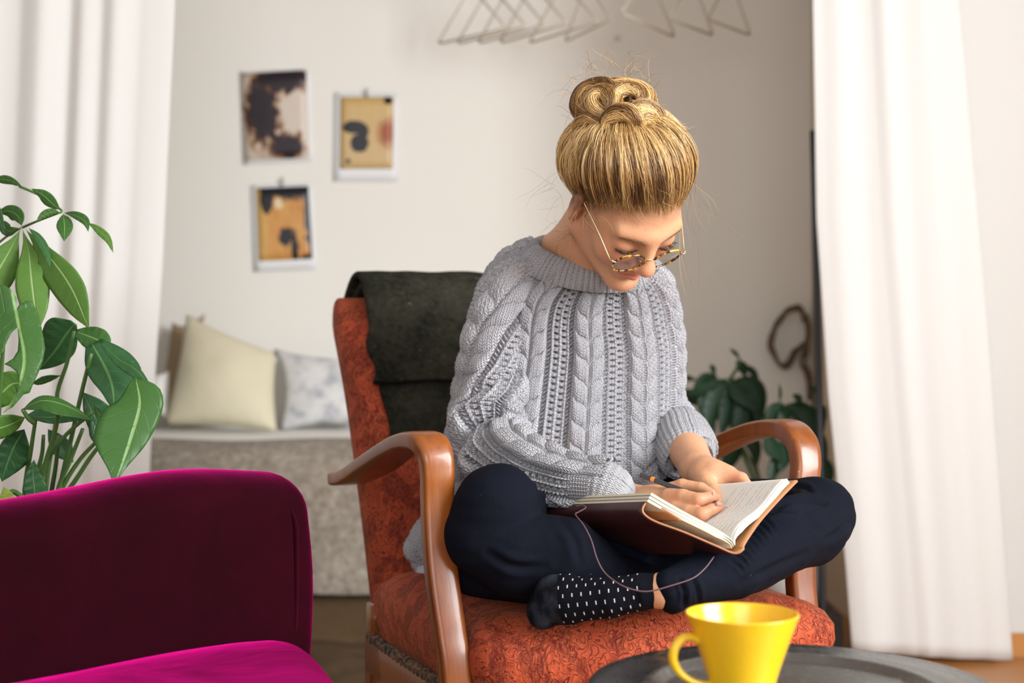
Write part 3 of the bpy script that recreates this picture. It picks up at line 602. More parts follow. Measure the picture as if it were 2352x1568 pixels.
ring_loft('seat', [(0.345, 0.965), (0.355, 0.99), (0.375, 1.01), (0.40, 1.035), (0.425, 1.03), (0.445, 0.99), (0.460, 0.92), (0.472, 0.80), (0.480, 0.62), (0.484, 0.4), (0.486, 0.15)], 0.315, 0.17, 0.285, 0.262, 0.16, M['brocade'], ac, 8, 0.03, seat_dome)
cord_p = [(0.045, 0.43), (0.036, 0.2), (0.034, 0.0), (0.05, -0.075), (0.10, -0.108), (0.3, -0.128), (0.52, -0.115), (0.58, -0.08), (0.598, 0.0), (0.6, 0.2)]
tube('seat_piping', [CH(a, b, 0.402) + 0.0 for a, b in cord_p], 0.004, M['brocade'], ac, 6, 90)
# backrest -----------------------------------------------------------
def back_d(z): return 0.452 + 0.235 * (z - 0.42) / 0.5 - 0.025 * math.sin(max(0, min(1, (z - 0.4) / 0.55)) * math.pi)
G = []
prof = rrect(1, 1, 0.5, 7)
zs = list(np.linspace(0.30, 0.86, 26)) + [0.88, 0.90, 0.915, 0.925, 0.931, 0.933]
for z in zs:
    e = max(0, (z - 0.86) / 0.073); sc = math.sqrt(max(0.0, 1 - e * e)) if e > 0 else 1
    hs = (0.268 + 0.012 * (z - 0.3) / 0.6) * (1 if e == 0 else 0.93 + 0.07 * sc); th = (0.052 + 0.012 * max(0, (z - 0.55) / 0.4)) * max(sc, 0.06)
    pr = rrect(hs, th, min(th * 0.92, 0.05), 7)
    d0 = back_d(z) + 0.052
    if len(G) and len(pr) != len(G[0]): pr = pr[:len(G[0])]
    G.append([CH(0.315 + a, d0 + b, z) for a, b in pr])
G = np.array(G)
G2 = np.zeros((len(G), 0, 3)); cols = []
for j in range(G.shape[1]):
    a, b = G[:, j], G[:, (j + 1) % G.shape[1]]; L = np.linalg.norm(a - b, axis=1).max(); k = max(1, int(L / 0.03))
    for t in np.linspace(0, 1, k, endpoint=False): cols.append(a + (b - a) * t)
G = np.stack(cols, 1); G = G - BV * (0.012 * np.clip(vnoise(G, 5, 8), -1, 1))[..., None]
grid_obj('backrest', G, M['brocade'], ac, cv=True, caps=True)
# arms: one bent, glued piece each, running from the backrest forward and down to the floor
sq = rrect(1, 1, 0.45, 4)
def wood_arm(name, path, wid, th, n=90):
    path = cr(path, n); t = np.linspace(0, 1, n); w = np.interp(t, np.linspace(0, 1, len(wid)), wid); h = np.interp(t, np.linspace(0, 1, len(th)), th)
    Gt = tube_grid(path, np.stack([w, h], 1), prof=sq, up=WV)
    return grid_obj(name, Gt, M['varnish'], ac, cv=True, caps=True)
a1 = [P(783, 1098, 2.47), P(815, 1092, 2.40), P(860, 1068, 2.30), P(905, 1036, 2.18), P(945, 1013, 2.08), P(978, 1013, 2.015), P(998, 1040, 1.995), P(1004, 1085, 1.992), P(1004, 1150, 1.992), P(1008, 1250, 1.985), P(1018, 1350, 1.975), P(1032, 1450, 1.965), P(1045, 1560, 1.955)]
a1 += [a1[-1] + V3(0.008, -0.012, -0.16), a1[-1] + V3(0.015, -0.02, -a1[-1][2])]
wood_arm('arm', a1, [0.024, 0.036, 0.028, 0.024, 0.022, 0.022, 0.021, 0.018], [0.0125, 0.0125, 0.0125, 0.014, 0.0155, 0.015, 0.015, 0.014])
a2 = [P(1605, 1052, 2.62), P(1640, 1030, 2.55), P(1690, 1006, 2.47), P(1740, 988, 2.395), P(1785, 982, 2.325), P(1818, 990, 2.27), P(1842, 1018, 2.24), P(1850, 1060, 2.228), P(1846, 1110, 2.222), P(1838, 1200, 2.215), P(1838, 1330, 2.205), P(1850, 1460, 2.195)]
a2 += [a2[-1] + V3(0.008, -0.012, -0.18), a2[-1] + V3(0.012, -0.02, -a2[-1][2])]
wood_arm('arm', a2, [0.030, 0.028, 0.026, 0.024, 0.022, 0.022, 0.021, 0.018], [0.0125, 0.013, 0.014, 0.0155, 0.0155, 0.015, 0.015, 0.014])
for s in (0.045, 0.585):
    tube('rear_leg', [CH(s, 0.455, 0.40), CH(s, 0.47, 0.2), CH(s, 0.53, 0.0)], [(0.018, 0.02), (0.018, 0.02), (0.014, 0.016)], M['varnish'], ac, prof=sq, n=16, up=WV)
for s0, s1, d0, d1, nm in ((0.035, 0.035, -0.04, 0.46, 'side_rail'), (0.598, 0.598, -0.04, 0.46, 'side_rail'), (0.05, 0.58, -0.055, -0.055, 'front_rail'), (0.05, 0.58, 0.46, 0.46, 'back_rail')):
    tube(nm, [CH(s0, d0, 0.315), CH(s1, d1, 0.315)], (0.0, 0.0) if 0 else 0.03, M['varnish'], ac, prof=rrect(0.95, 0.42, 0.15, 2), n=6, up=UP)
# gimp braid along the cushion's lower edge, and brass upholstery nails along the front
g = N('dark_gimp_braid'); c = g.co(); g.bsdf(g.ramp(g.noise(c, 150, 2), (0.4, (0.02, 0.018, 0.014)), (0.6, (0.20, 0.10, 0.05))), 0.8, Normal=g.bump(g.noise(c, 150, 2), 0.004)); M['gimp'] = g.m
for s in (0.03, 0.602):
    pth = cr([CH(s, 0.46, 0.345), CH(s, 0.2, 0.345), CH(s, -0.06, 0.35)], 120); pth = pth + UP * (0.003 * np.sin(np.arange(120) * 1.3))[:, None]
    tube('gimp_braid', pth, 0.007 + 0.003 * np.abs(np.sin(np.arange(120) * 0.65)), M['gimp'], ac, 7)
M['brass'] = plain('aged_brass', (0.30, 0.22, 0.10), 0.35, Metallic=1.0)
fr_line = cr([CH(0.05, -0.085, 0.0), CH(0.12, -0.108, 0), CH(0.315, -0.122, 0), CH(0.51, -0.112, 0), CH(0.58, -0.085, 0)], 31)
for q in fr_line: ball('upholstery_nail', q + UP * 0.368 + FV * 0.0, 0.0072, M['brass'], ac, 2, (1, 0.8, 1))
tube('front_band', fr_line - FV * 0.002 + UP * 0.366, 0.010, M['brocade'], ac, 8)
# ================================================================== DARK WOOL THROW OVER THE BACKREST
g = N('dark_felted_wool'); c = g.co(); a = g.math('ADD', g.math('MULTIPLY', g.noise(c, 7, 4, 0.6), 0.6), g.math('MULTIPLY', g.noise(c, 90, 3, 0.7), 0.4)); a = g.ramp(a, (0.38, 0.0), (0.64, 1.0)); b = g.noise(c, 260, 3, 0.7); l = g.noise(c, 95, 1)
col = g.mix(a, (0.010, 0.010, 0.007), (0.046, 0.044, 0.031)); col = g.mix(g.ramp(l, (0.765, 0.0), (0.79, 1.0)), col, (0.14, 0.13, 0.09))
p = g.bsdf(col, 0.95, Normal=g.bump(b, 0.005, 1.0), Sheen_Weight=0.03, Sheen_Roughness=0.5); p.inputs['Specular IOR Level'].default_value = 0.05; g.put(p.inputs['Sheen Tint'], (0.5, 0.55, 0.4)); M['felt'] = g.m
def drape(zf, zb, s0, s1, off, seed, skew=0.0):
    """sheet hanging over the backrest from zf at the front over the top to zb behind"""
    pr = []
    for z in np.linspace(zf, 0.875, 26): pr.append((back_d(z) - off, z))
    dt, db_ = back_d(0.9) + 0.0, back_d(0.9) + 0.115
    pr += [(dt - off * 0.8 + 0.006, 0.915), (dt + 0.028, 0.938 + off), (dt + 0.06, 0.943 + off), (dt + 0.095, 0.93 + off), (db_ + 0.014 + off, 0.905)]
    for z in np.linspace(0.87, zb, 18): pr.append((back_d(z) + 0.128 + off, z))
    pr = cr(pr, 90); ns = 70; G = np.zeros((90, ns, 3)); ss = np.linspace(0, 1, ns)
    for i in range(90):
        sl = s0 + skew * i / 89; S = sl + (s1 - sl) * ss + 0.006 * math.sin(i * 0.16 + seed)
        for j in range(ns): G[i, j] = CH(S[j], pr[i, 0], pr[i, 1])
    w = vnoise(G, 9, seed) * 0.010 + vnoise(G, 26, seed + 3) * 0.003; G = G + FV * w[..., None] * 0.8 + UP * (np.abs(w) * 0.6 + 0.003 * vnoise(G, 14, seed + 5))[..., None]
    return G
th = thing('wool_throw', 'dark green-black wool throw folded over the armchair backrest behind her shoulder', 'blanket', CH(0.26, 0.72, 0.935))
for nm, zf, zb, s0, s1, off, sd in (('under_layer', 0.675, 0.60, 0.085, 0.50, 0.014, 1.0), ('top_layer', 0.775, 0.66, 0.068, 0.49, 0.032, 6.0)):
    o = grid_obj('throw_' + nm, drape(zf, zb, s0, s1, off, sd, 0.012), M['felt'], th); md = o.modifiers.new('t', 'SOLIDIFY'); md.thickness = 0.013; md.offset = 0; bv = o.modifiers.new('s', 'SUBSURF'); bv.levels = 1; bv.render_levels = 1
# ================================================================== THE WOMAN
HC = V3(0.1697, 2.10, 1.0625)                       # head centre; R = her left, F = where the face points, U = crown
RX = V3(.90, .416, .13); FX = V3(.29, -.476, -.83); UX = V3(.283, -.785, .549)
RX = nrm(RX); FX = nrm(FX - RX * RX.dot(FX)); UX = np.cross(RX, -FX); HM = np.stack([RX, FX, UX])
def H(r, f, u): return HC + RX * r + FX * f + UX * u
def HP(p): p = np.asarray(p, float); return HC + p @ HM
WT = nrm(V3(.94, .342, 0)); FT = nrm(V3(.342, -.94, 0))
B = SDF()
# ---- torso and legs under the clothes
hipC = V3(0.085, 2.36, 0.55)
B.ell(hipC, (0.165, 0.11, 0.085), np.stack([WT, FT, UP]), 0.03)
B.ell(hipC + V3(0.0, 0.0, 0.15), (0.13, 0.085, 0.14), np.stack([WT, FT, UP]), 0.05)
B.ell(V3(0.10, 2.33, 0.80), (0.135, 0.08, 0.14), np.stack([WT, FT, UP]), 0.05)
kneeL = P(1885, 1192, 2.12); kneeR = P(1138, 1180, 1.985); ankL = P(1522, 1356, 1.875); ankR = P(1450, 1335, 2.03)
B.cap(hipC + WT * 0.085, kneeL, 0.066, 0.044, 0.02); B.cap(hipC - WT * 0.085, kneeR, 0.066, 0.044, 0.02)
B.cap(kneeL, ankL, 0.042, 0.0215, 0.01)
B.chain([P(1120, 1240, 2.0), P(1290, 1270, 1.97), ankR], [0.04, 0.04, 0.024], 0.01)
B.chain([ankL, P(1440, 1362, 1.885), P(1330, 1378, 1.910), P(1285, 1384, 1.918)], [0.0215, 0.021, 0.022, 0.020], 0.01)
# ---- neck and head
B.cap(P(1275, 577, 2.27), P(1336, 540, 2.20), 0.030, 0.034, 0.03)
neckB = P(1352, 588, 2.255)
B.cap(neckB + V3(0, 0.02, -0.05), H(0, -0.035, -0.055), 0.058, 0.052, 0.03)
B.cap(neckB + V3(0, .03, -.04), neckB - WT * 0.10 - UP * 0.075 + V3(0, .02, 0), 0.035, 0.03, 0.03); B.cap(neckB + V3(0, .03, -.04), neckB + WT * 0.10 - UP * 0.075 + V3(0, .02, 0), 0.035, 0.03, 0.03)
B.ell(H(0, -.012, .022), (.0735, .092, .090), HM, 0.02)
B.ell(H(0, .026, -.012), (.0645, .066, .085), HM, 0.02)
for s in (-1, 1):
    B.cap(H(s * .050, -.002, -.055), H(s * .012, .070, -.100), .026, .017, 0.02)
    B.ell(H(s * .034, .062, -.034), (.028, .022, .026), HM, 0.018)
    B.cap(H(s * .012, .085, .016), H(s * .046, .070, .015), .0075, .007, 0.018)
B.ell(H(0, .080, -.101), (.017, .014, .014), HM, 0.016)
B.ell(H(0, .076, -.066), (.030, .020, .022), HM, 0.014)
for s in (-1, 1):   # eye sockets, closed lids
    B.ell(H(s * .0315, .096, -.007), (.0165, .012, .010), HM, 0.012, 1)
    B.ell(H(s * .0320, .0745, -.006), (.0185, .0135, .0135), HM, 0.005)
B.cap(H(0, .086, .014), H(0, .1060, -.027), .0072, .0100, 0.012)
B.ell(H(0, .1080, -.0335), (.0135, .0125, .0110), HM, 0.008)
for s in (-1, 1):
    B.ell(H(s * .0138, .098, -.0375), (.0072, .0095, .0078), HM, 0.005)
    B.ell(H(s * .0070, .1035, -.0460), (.0036, .0055, .0035), HM, 0.003, 1)
# lips
for s in (-1, 1):
    B.cap(H(s * .0035, .0955, -.0595), H(s * .0275, .0790, -.0640), .0042, .0020, 0.004)
    B.cap(H(0, .0935, -.0715), H(s * .0250, .0795, -.0655), .0052, .0020, 0.005)
for s in (-1, 1): B.cap(H(0, .0992, -.0650), H(s * .0300, .0810, -.0640), .0016, .0012, 0.002, 1)
B.ell(H(0, .093, -.083), (.018, .006, .004), HM, 0.008, 1)
# ears
for s in (-1, 1):
    em = np.stack([nrm(RX * .93 * s - FX * .37), nrm(FX * .92 + RX * .35 * s), UX]); em[2] = np.cross(em[0], em[1]) * s
    ec = H(s * .0785, -.006, -.012)
    B.ell(ec, (.0085, .0185, .031), em, 0.006); B.ell(ec + em[0] * .008 + em[1] * .003 + em[2] * .002, (.006, .0105, .018), em, 0.004, 1)
    B.ell(ec - em[2] * .024 + em[1] * .006, (.006, .008, .009), em, 0.005); B.cap(ec + em[1] * .013 - em[2] * .006, ec + em[1] * .011 + em[2] * .003, .0055, .004, 0.004)
# ---- arms
shR = P(1175, 720, 2.25); elR = P(1150, 1030, 2.22); wrR = P(1452, 1124, 1.995)
shL = P(1490, 720, 2.39); elL = P(1532, 945, 2.39); wrL = P(1603, 1077, 2.155)
wrR = P(1452, 1146, 2.08)
B.cap(shR, elR, .040, .035, .03); B.cap(elR, wrR, .034, .0205, .012)
B.cap(shL, elL, .030, .028, .03); B.chain([elL, elL * .35 + wrL * .65, wrL], [.028, .032, .0265], .012)
# ---- right hand, writing
K = 0.006
wrR = P(1452, 1146, 2.080)
B.cap(wrR, P(1506, 1147, 2.055), .0205, .0205, .008); B.cap(P(1500, 1142, 2.060), P(1540, 1139, 2.030), .0180, .0120, .006); B.cap(P(1505, 1156, 2.050), P(1550, 1168, 2.007), .0165, .0115, .006)
B.cap(P(1500, 1146, 2.075), P(1545, 1127, 2.058), .0130, .0095, .005)
B.chain([P(1530, 1125, 2.066), P(1566, 1113, 2.052), P(1610, 1120, 2.036), P(1636, 1133, 2.022)], [.0098, .0088, .0080, .0064], .005)      # index
B.chain([P(1535, 1138, 2.025), P(1568, 1139, 2.006), P(1606, 1148, 1.988), P(1630, 1142, 1.993), P(1644, 1141, 1.999)], [.0112, .0100, .0098, .0082, .0066], .004)    # middle
B.chain([P(1550, 1168, 2.005), P(1580, 1175, 1.985), P(1612, 1181, 1.969), P(1636, 1169, 1.973), P(1651, 1164, 1.978)], [.0102, .0096, .0098, .0080, .0066], .004)      # ring
B.chain([P(1560, 1184, 2.007), P(1600, 1194, 1.983), P(1624, 1190, 1.983)], [.0090, .0084, .0068], .004)                                      # little
B.chain([P(1520, 1128, 2.075), P(1565, 1132, 2.070), P(1612, 1142, 2.047), P(1648, 1151, 2.015)], [.0125, .0105, .0090, .0070], .005)     # thumb
# ---- left hand, holding the book from behind, thumb on the page
B.cap(wrL, P(1640, 1094, 2.11), .0255, .0225, .01); B.cap(P(1622, 1086, 2.125), P(1672, 1094, 2.105), .0215, .0165, .012)
B.chain([P(1608, 1092, 2.12), P(1622, 1112, 2.085), P(1638, 1130, 2.055), P(1648, 1146, 2.028)], [.0165, .0130, .0105, .0082], .008)
for (x0, y0, a0), (x1, y1, a1), (x2, y2, a2) in (((1668, 1090, 2.10), (1702, 1100, 2.085), (1722, 1122, 2.065)), ((1664, 1098, 2.115), (1698, 1112, 2.10), (1716, 1134, 2.08)), ((1656, 1105, 2.125), (1688, 1122, 2.115), (1704, 1144, 2.10)), ((1648, 1110, 2.135), (1676, 1128, 2.13), (1690, 1150, 2.115))):
    B.chain([P(x0, y0, a0), P(x1, y1, a1), P(x2, y2, a2)], [.0125, .0102, .0080], K)
bv, bf = B.mesh(0.0021, 2)
hl = (bv - HC) @ HM.T
def gd(c, r): return np.exp(-(((hl - np.array(c)) / np.array(r)) ** 2).sum(1))
lip = np.clip(gd((0, .094, -.0615), (.023, .022, .0042)) + gd((0, .092, -.0705), (.021, .022, .0052)) + gd((0, .09, -.065), (.030, .03, .0022)), 0, 1)
hand = lambda p, r: np.exp(-(np.linalg.norm(bv - p, axis=1) / r) ** 2)
blush = 0.8 * (gd((-.04, .07, -.03), (.026, .04, .022)) + gd((.04, .07, -.03), (.026, .04, .022))) + gd((0, .11, -.034), (.016, .018, .014)) + 0.9 * (gd((-.082, -.006, -.012), (.02, .03, .034)) + gd((.082, -.006, -.012), (.02, .03, .034)))
for p in (P(1606, 1146, 1.980), P(1612, 1178, 1.957), P(1645, 1141, 1.990), P(1656, 1162, 1.970), P(1645, 1140, 1.98), P(1690, 1100, 2.08), P(1545, 1139, 2.005)): blush = blush + 0.8 * hand(p, 0.013)
brow = np.clip(sum(np.exp(-((hl[:, 2] - (.0145 - 7 * (np.abs(hl[:, 0]) - .03) ** 2)) / .0034) ** 2) * np.exp(-((hl[:, 0] - s * .031) / .0165) ** 4) for s in (-1, 1)) * (hl[:, 1] > .05), 0, 1)
lidm = gd((-.0315, .086, .001), (.020, .012, .007)) + gd((.0315, .086, .001), (.020, .012, .007))
dirs = nrm(hl - np.array([0, -.012, .020])); scalp = np.arcsin(np.clip(dirs[:, 2], -1, 1)) - np.interp(np.arctan2(np.abs(dirs[:, 0]), dirs[:, 1]), np.radians([0, 18, 40, 62, 80, 98, 115, 140, 180]), np.radians([26, 25, 18, 0, -17, -26, -32, -36, -40])); scalp = np.clip((scalp + .27 + .05 * vnoise(hl, 90, 2)) / .30, 0, 1) * (np.linalg.norm(hl, axis=1) < .14)
g = N('skin'); c = g.co(); n = g.noise(c, 28, 4); f = g.noise(c, 140, 3)
col = g.mix(n, (0.52, 0.265, 0.145), (0.58, 0.315, 0.18)); col = g.mix(g.math('MULTIPLY', g.attr('blush'), 0.55), col, (0.62, 0.21, 0.12))
col = g.mix(g.math('MULTIPLY', g.attr('lip'), 0.85), col, (0.45, 0.13, 0.11)); col = g.mix(g.math('MULTIPLY', g.attr('brow'), 0.8), col, (0.17, 0.08, 0.045)); col = g.mix(g.math('MULTIPLY', g.attr('lid'), 0.35), col, (0.42, 0.18, 0.12))
col = g.mix(g.math('MULTIPLY', g.attr('scalp'), 0.8), col, (0.13, 0.06, 0.028)); fk = g.vor(c, 190); col = g.mix(g.ramp(fk, (0.03, 0.35), (0.09, 0.0)), col, (0.40, 0.16, 0.08))
p = g.bsdf(col, g.ramp(f, (0.3, 0.42), (0.7, 0.55)), Normal=g.bump(g.math('ADD', f, g.noise(c, 420, 2)), 0.0008, 0.5), Subsurface_Weight=0.22, Subsurface_Scale=0.006)
p.inputs['Subsurface Radius'].default_value = (1.0, 0.35, 0.2); p.inputs['Specular IOR Level'].default_value = 0.4; M['skin'] = g.m
woman = mesh_np('person', bv, bf, M['skin'], attrs={'lip': lip, 'blush': np.clip(blush, 0, 1), 'brow': brow, 'lid': np.clip(lidm, 0, 1), 'scalp': scalp})
tag(woman, 'woman with a blond bun and glasses sitting cross-legged in the armchair, writing in a journal', 'person')
# nails
M['nail'] = plain('nail', (0.47, 0.265, 0.20), 0.4)
for c_, d_, w_ in ((P(1641, 1137, 1.990), P(1650, 1140, 1.997), .0050), (P(1652, 1158, 1.970), P(1662, 1161, 1.976), .0052), (P(1641, 1131, 2.041), P(1650, 1146, 2.018), .0065)):
    ax = nrm(d_ - c_); vw = nrm(V3(0, 0, 0.85) - c_ * V3(1, 1, 1) + V3(0, 0, 0)); vw = nrm(V3(0, 0, CZ) - c_); nn_ = nrm(vw - ax * ax.dot(vw)); sd = np.cross(ax, nn_)
    u = np.linspace(-1, 1, 9); G = np.array([[c_ + ax * (a * .0055) + sd * (b * w_ * .8 * math.sqrt(max(0.05, 1 - .35 * max(0, a) ** 2 - .35 * max(0, -a) ** 4))) + nn_ * (0.0012 - .0022 * b * b) for b in u] for a in u])
    o = grid_obj('fingernail', G, M['nail'], woman); md = o.modifiers.new('t', 'SOLIDIFY'); md.thickness = 0.0006
# ================================================================== TROUSERS
T = SDF()
T.ell(hipC + V3(0, 0, -0.005), (0.178, 0.13, 0.095), np.stack([WT, FT, UP]), 0.03)
T.cap(P(1098, 1290, 2.035), P(1260, 1318, 2.01), .050, .044, .03)
T.cap(hipC + V3(.03, -.05, 0), P(1570, 1292, 2.08), .065, .050, .03)
T.cap(hipC + V3(0, -.05, 0), P(1430, 1285, 2.10), .075, .055, .03)
T.cap(hipC + WT * 0.085, P(1872, 1186, 2.14), 0.080, 0.055, 0.025)
T.cap(hipC - WT * 0.085, P(1148, 1166, 1.985), 0.080, 0.056, 0.025)
T.chain([P(1880, 1182, 2.12), P(1858, 1215, 2.085), P(1790, 1240, 2.02), P(1680, 1302, 1.94), P(1545, 1352, 1.875)], [0.052, 0.054, 0.051, 0.043, 0.0285], 0.02)
T.chain([P(1140, 1168, 1.985), P(1118, 1230, 1.985), P(1190, 1268, 1.975), P(1300, 1275, 1.965), P(1400, 1325, 1.99), P(1480, 1340, 2.03)], [0.058, 0.060, 0.062, 0.052, 0.038, 0.03], 0.02)
# the hem and gathered folds at the ankle and knees
T.cap(P(1532, 1340, 1.865), P(1545, 1388, 1.875), 0.0135, 0.0115, 0.012)
for a, b in (((1552, 1330), (1570, 1390)), ((1580, 1325), (1596, 1372))): T.cap(P(a[0], a[1], 1.845), P(b[0], b[1], 1.85), .0035, .002, .010, 1)
for a, b, y in (((1740, 1130), (1800, 1150), 2.06), ((1722, 1165), (1800, 1160), 2.03), ((1700, 1185), (1770, 1178), 2.0), ((1660, 1225), (1700, 1232), 1.93), ((1672, 1210), (1725, 1215), 1.95), ((1250, 1125), (1275, 1150), 1.93), ((1232, 1120), (1262, 1140), 1.925)): T.cap(P(a[0], a[1], y), P(b[0], b[1], y - .01), .003, .002, .010, 1)
tv, tf = T.mesh(0.0032, 3); tn = vnormals(tv, tf)
q = np.stack([tv @ RX * .6, tv[:, 1] * .6, tv[:, 2] * 1.6], 1); tv = tv + tn * (0.0022 * vnoise(q, 22, 3) + 0.0012 * vnoise(q, 55, 9))[:, None]
def fold(lines):
    """press creases into the cloth along polylines seen on its front"""
    global tv
    px = np.stack([CX + tv[:, 0] / tv[:, 1] * FPX, CY - (tv[:, 2] - CZ) / tv[:, 1] * FPX], 1); fr = (tn * (V3(0, 0, CZ) - tv)).sum(1) > -0.05; d = np.zeros(len(tv))
    for pts, amp, w in lines:
        pts = np.array(pts, float); q = cr(pts, 14); best = np.full(len(tv), 1e3); side = np.zeros(len(tv)); m = (np.abs(px - pts.mean(0)).max(1) < 140) & fr; along = np.zeros(len(tv))
        for i in range(13):
            ba = q[i + 1] - q[i]; h = np.clip(((px[m] - q[i]) @ ba) / (ba @ ba + 1e-9), 0, 1); r = px[m] - q[i] - h[:, None] * ba; dd = np.hypot(r[:, 0], r[:, 1]); k = dd < best[m]
            mi = np.where(m)[0][k]; best[mi] = dd[k]; side[mi] = np.sign(r[k, 0] * -ba[1] + r[k, 1] * ba[0]) ; along[mi] = (i + h[k]) / 13
        e = np.sin(np.pi * np.clip(along, .03, .97)) ** .5
        d += e * amp * (-np.exp(-(best / w) ** 2) + 0.75 * np.exp(-((best - 1.9 * w) / (1.1 * w)) ** 2))
    tv = tv + tn * d[:, None]
fold([([(1820, 1121), (1850, 1121), (1866, 1133)], .004, 5), ([(1777, 1168), (1800, 1159), (1830, 1152), (1860, 1150), (1893, 1157)], .006, 6), ([(1770, 1150), (1795, 1140), (1830, 1136)], .005, 6), ([(1845, 1193), (1868, 1206), (1890, 1223)], .003, 7), ([(1760, 1180), (1790, 1174), (1825, 1172)], .004, 5)]
     + [([(1748 - 9 * i, 1190 + 12 * i), (1768 - 9 * i, 1203 + 12 * i), (1778 - 9 * i, 1216 + 12 * i)], .003, 4) for i in range(9)]
     + [([(1560, 1330), (1572, 1360), (1570, 1390)], .005, 5), ([(1585, 1322), (1600, 1350), (1604, 1384)], .004, 5), ([(1232, 1118), (1250, 1128), (1276, 1150)], .006, 5), ([(1248, 1112), (1268, 1130), (1292, 1158)], .005, 5), ([(1120, 1270), (1180, 1300), (1250, 1300)], .004, 9), ([(1290, 1200), (1320, 1240), (1330, 1290)], .003, 9), ([(1700, 1340), (1780, 1300), (1850, 1270)], .003, 8), ([(1890, 1240), (1920, 1225), (1945, 1200)], .003, 7)])
g = N('black_denim'); c = g.co(); tw = g.noise(c, 700, 2); n = g.noise(c, 9, 4); wr_ = g.noise(c, 34, 3); lint = g.noise(c, 130, 1)
col = g.mix(n, (0.0020, 0.0026, 0.0052), (0.0045, 0.0060, 0.0120)); col = g.mix(g.math('MULTIPLY', tw, 0.3), col, (0.010, 0.013, 0.022)); col = g.mix(g.ramp(lint, (0.80, 0.0), (0.83, 0.6)), col, (0.07, 0.075, 0.09))
p = g.bsdf(col, 0.85, Normal=g.bump(g.math('ADD', g.math('MULTIPLY', tw, 0.25), wr_), 0.0025, 0.6), Sheen_Weight=0.0); p.inputs['Specular IOR Level'].default_value = 0.08; M['denim'] = g.m
mesh_np('trousers', tv, tf, M['denim'], woman)
# ================================================================== DOTTED SOCK
S = SDF()
S.chain([P(1499, 1356, 1.878), P(1470, 1359, 1.880), P(1400, 1372, 1.888), P(1320, 1378, 1.905)], [.0235, .0245, .0262, .0300], .015)
S.cap(P(1290, 1352, 1.920), P(1272, 1342, 1.925), .0215, .0170, .018); S.cap(P(1278, 1390, 1.915), P(1248, 1412, 1.915), .0265, .0190, .02); S.cap(P(1262, 1360, 1.925), P(1240, 1400, 1.925), .017, .017, .015)
for x in (1448, 1432, 1462): S.cap(P(x - 10, 1312, 1.855), P(x + 4, 1390, 1.858), .0016, .0016, .006, 1)
sv, sf = S.mesh(0.0022, 2)
ax0 = P(1505, 1356, 1.878); ax1 = P(1250, 1385, 1.915); sa = nrm(ax1 - ax0); s1 = nrm(UP - sa * sa.dot(UP)); s2 = nrm(-(ax0 - V3(0, 0, CZ))); s2 = nrm(s2 - sa * s2.dot(sa)); s1 = np.cross(s2, sa); s1 = s1 * np.sign(s1[2])
rel = sv - ax0; su = rel @ sa; ctr_ = ax0 + su[:, None] * sa; rr_ = sv - ctr_; ang = np.arctan2(rr_ @ s1, rr_ @ s2)
sn = vnormals(sv, sf); sv = sv + sn * (0.0006 * vnoise(sv, 60, 2))[:, None]
g = N('dotted_sock'); uv = g.co('UV'); sp = g.n('ShaderNodeSeparateXYZ'); g.put(sp.inputs[0], uv); u, v = sp.outputs[0], sp.outputs[1]
row = g.math('FLOOR', g.math('MULTIPLY', v, 1.0)); uu = g.math('FRACT', g.math('ADD', u, g.math('MULTIPLY', g.math('MODULO', row, 2.0), 0.5))); vv = g.math('FRACT', v)
dash = g.math('MULTIPLY', g.math('LESS_THAN', g.math('ABSOLUTE', g.math('SUBTRACT', vv, 0.5)), 0.19), g.math('LESS_THAN', g.math('ABSOLUTE', g.math('SUBTRACT', uu, 0.5)), 0.065))
body_ = g.math('LESS_THAN', g.attr('along'), 0.205 * 0.62); body2 = g.math('GREATER_THAN', g.attr('along'), 0.018)
n = g.noise(g.co(), 40, 4); worn = g.math('MULTIPLY', g.math('GREATER_THAN', g.attr('along'), 0.205 * 0.62), g.ramp(n, (0.42, 0.0), (0.75, 0.5)))
col = g.mix(worn, (0.0035, 0.004, 0.007), (0.06, 0.07, 0.095)); col = g.mix(g.math('MULTIPLY', g.math('MULTIPLY', dash, body_), body2), col, (0.50, 0.50, 0.54))
g.bsdf(col, 0.9, Normal=g.bump(g.noise(g.co(), 500, 2), 0.001, 0.6)).inputs['Specular IOR Level'].default_value = 0.1; M['sock'] = g.m
mesh_np('sock', sv, sf, M['sock'], woman, uv=np.stack([su / 0.0125, ang / (2 * np.pi) * 14], 1), attrs={'along': su})
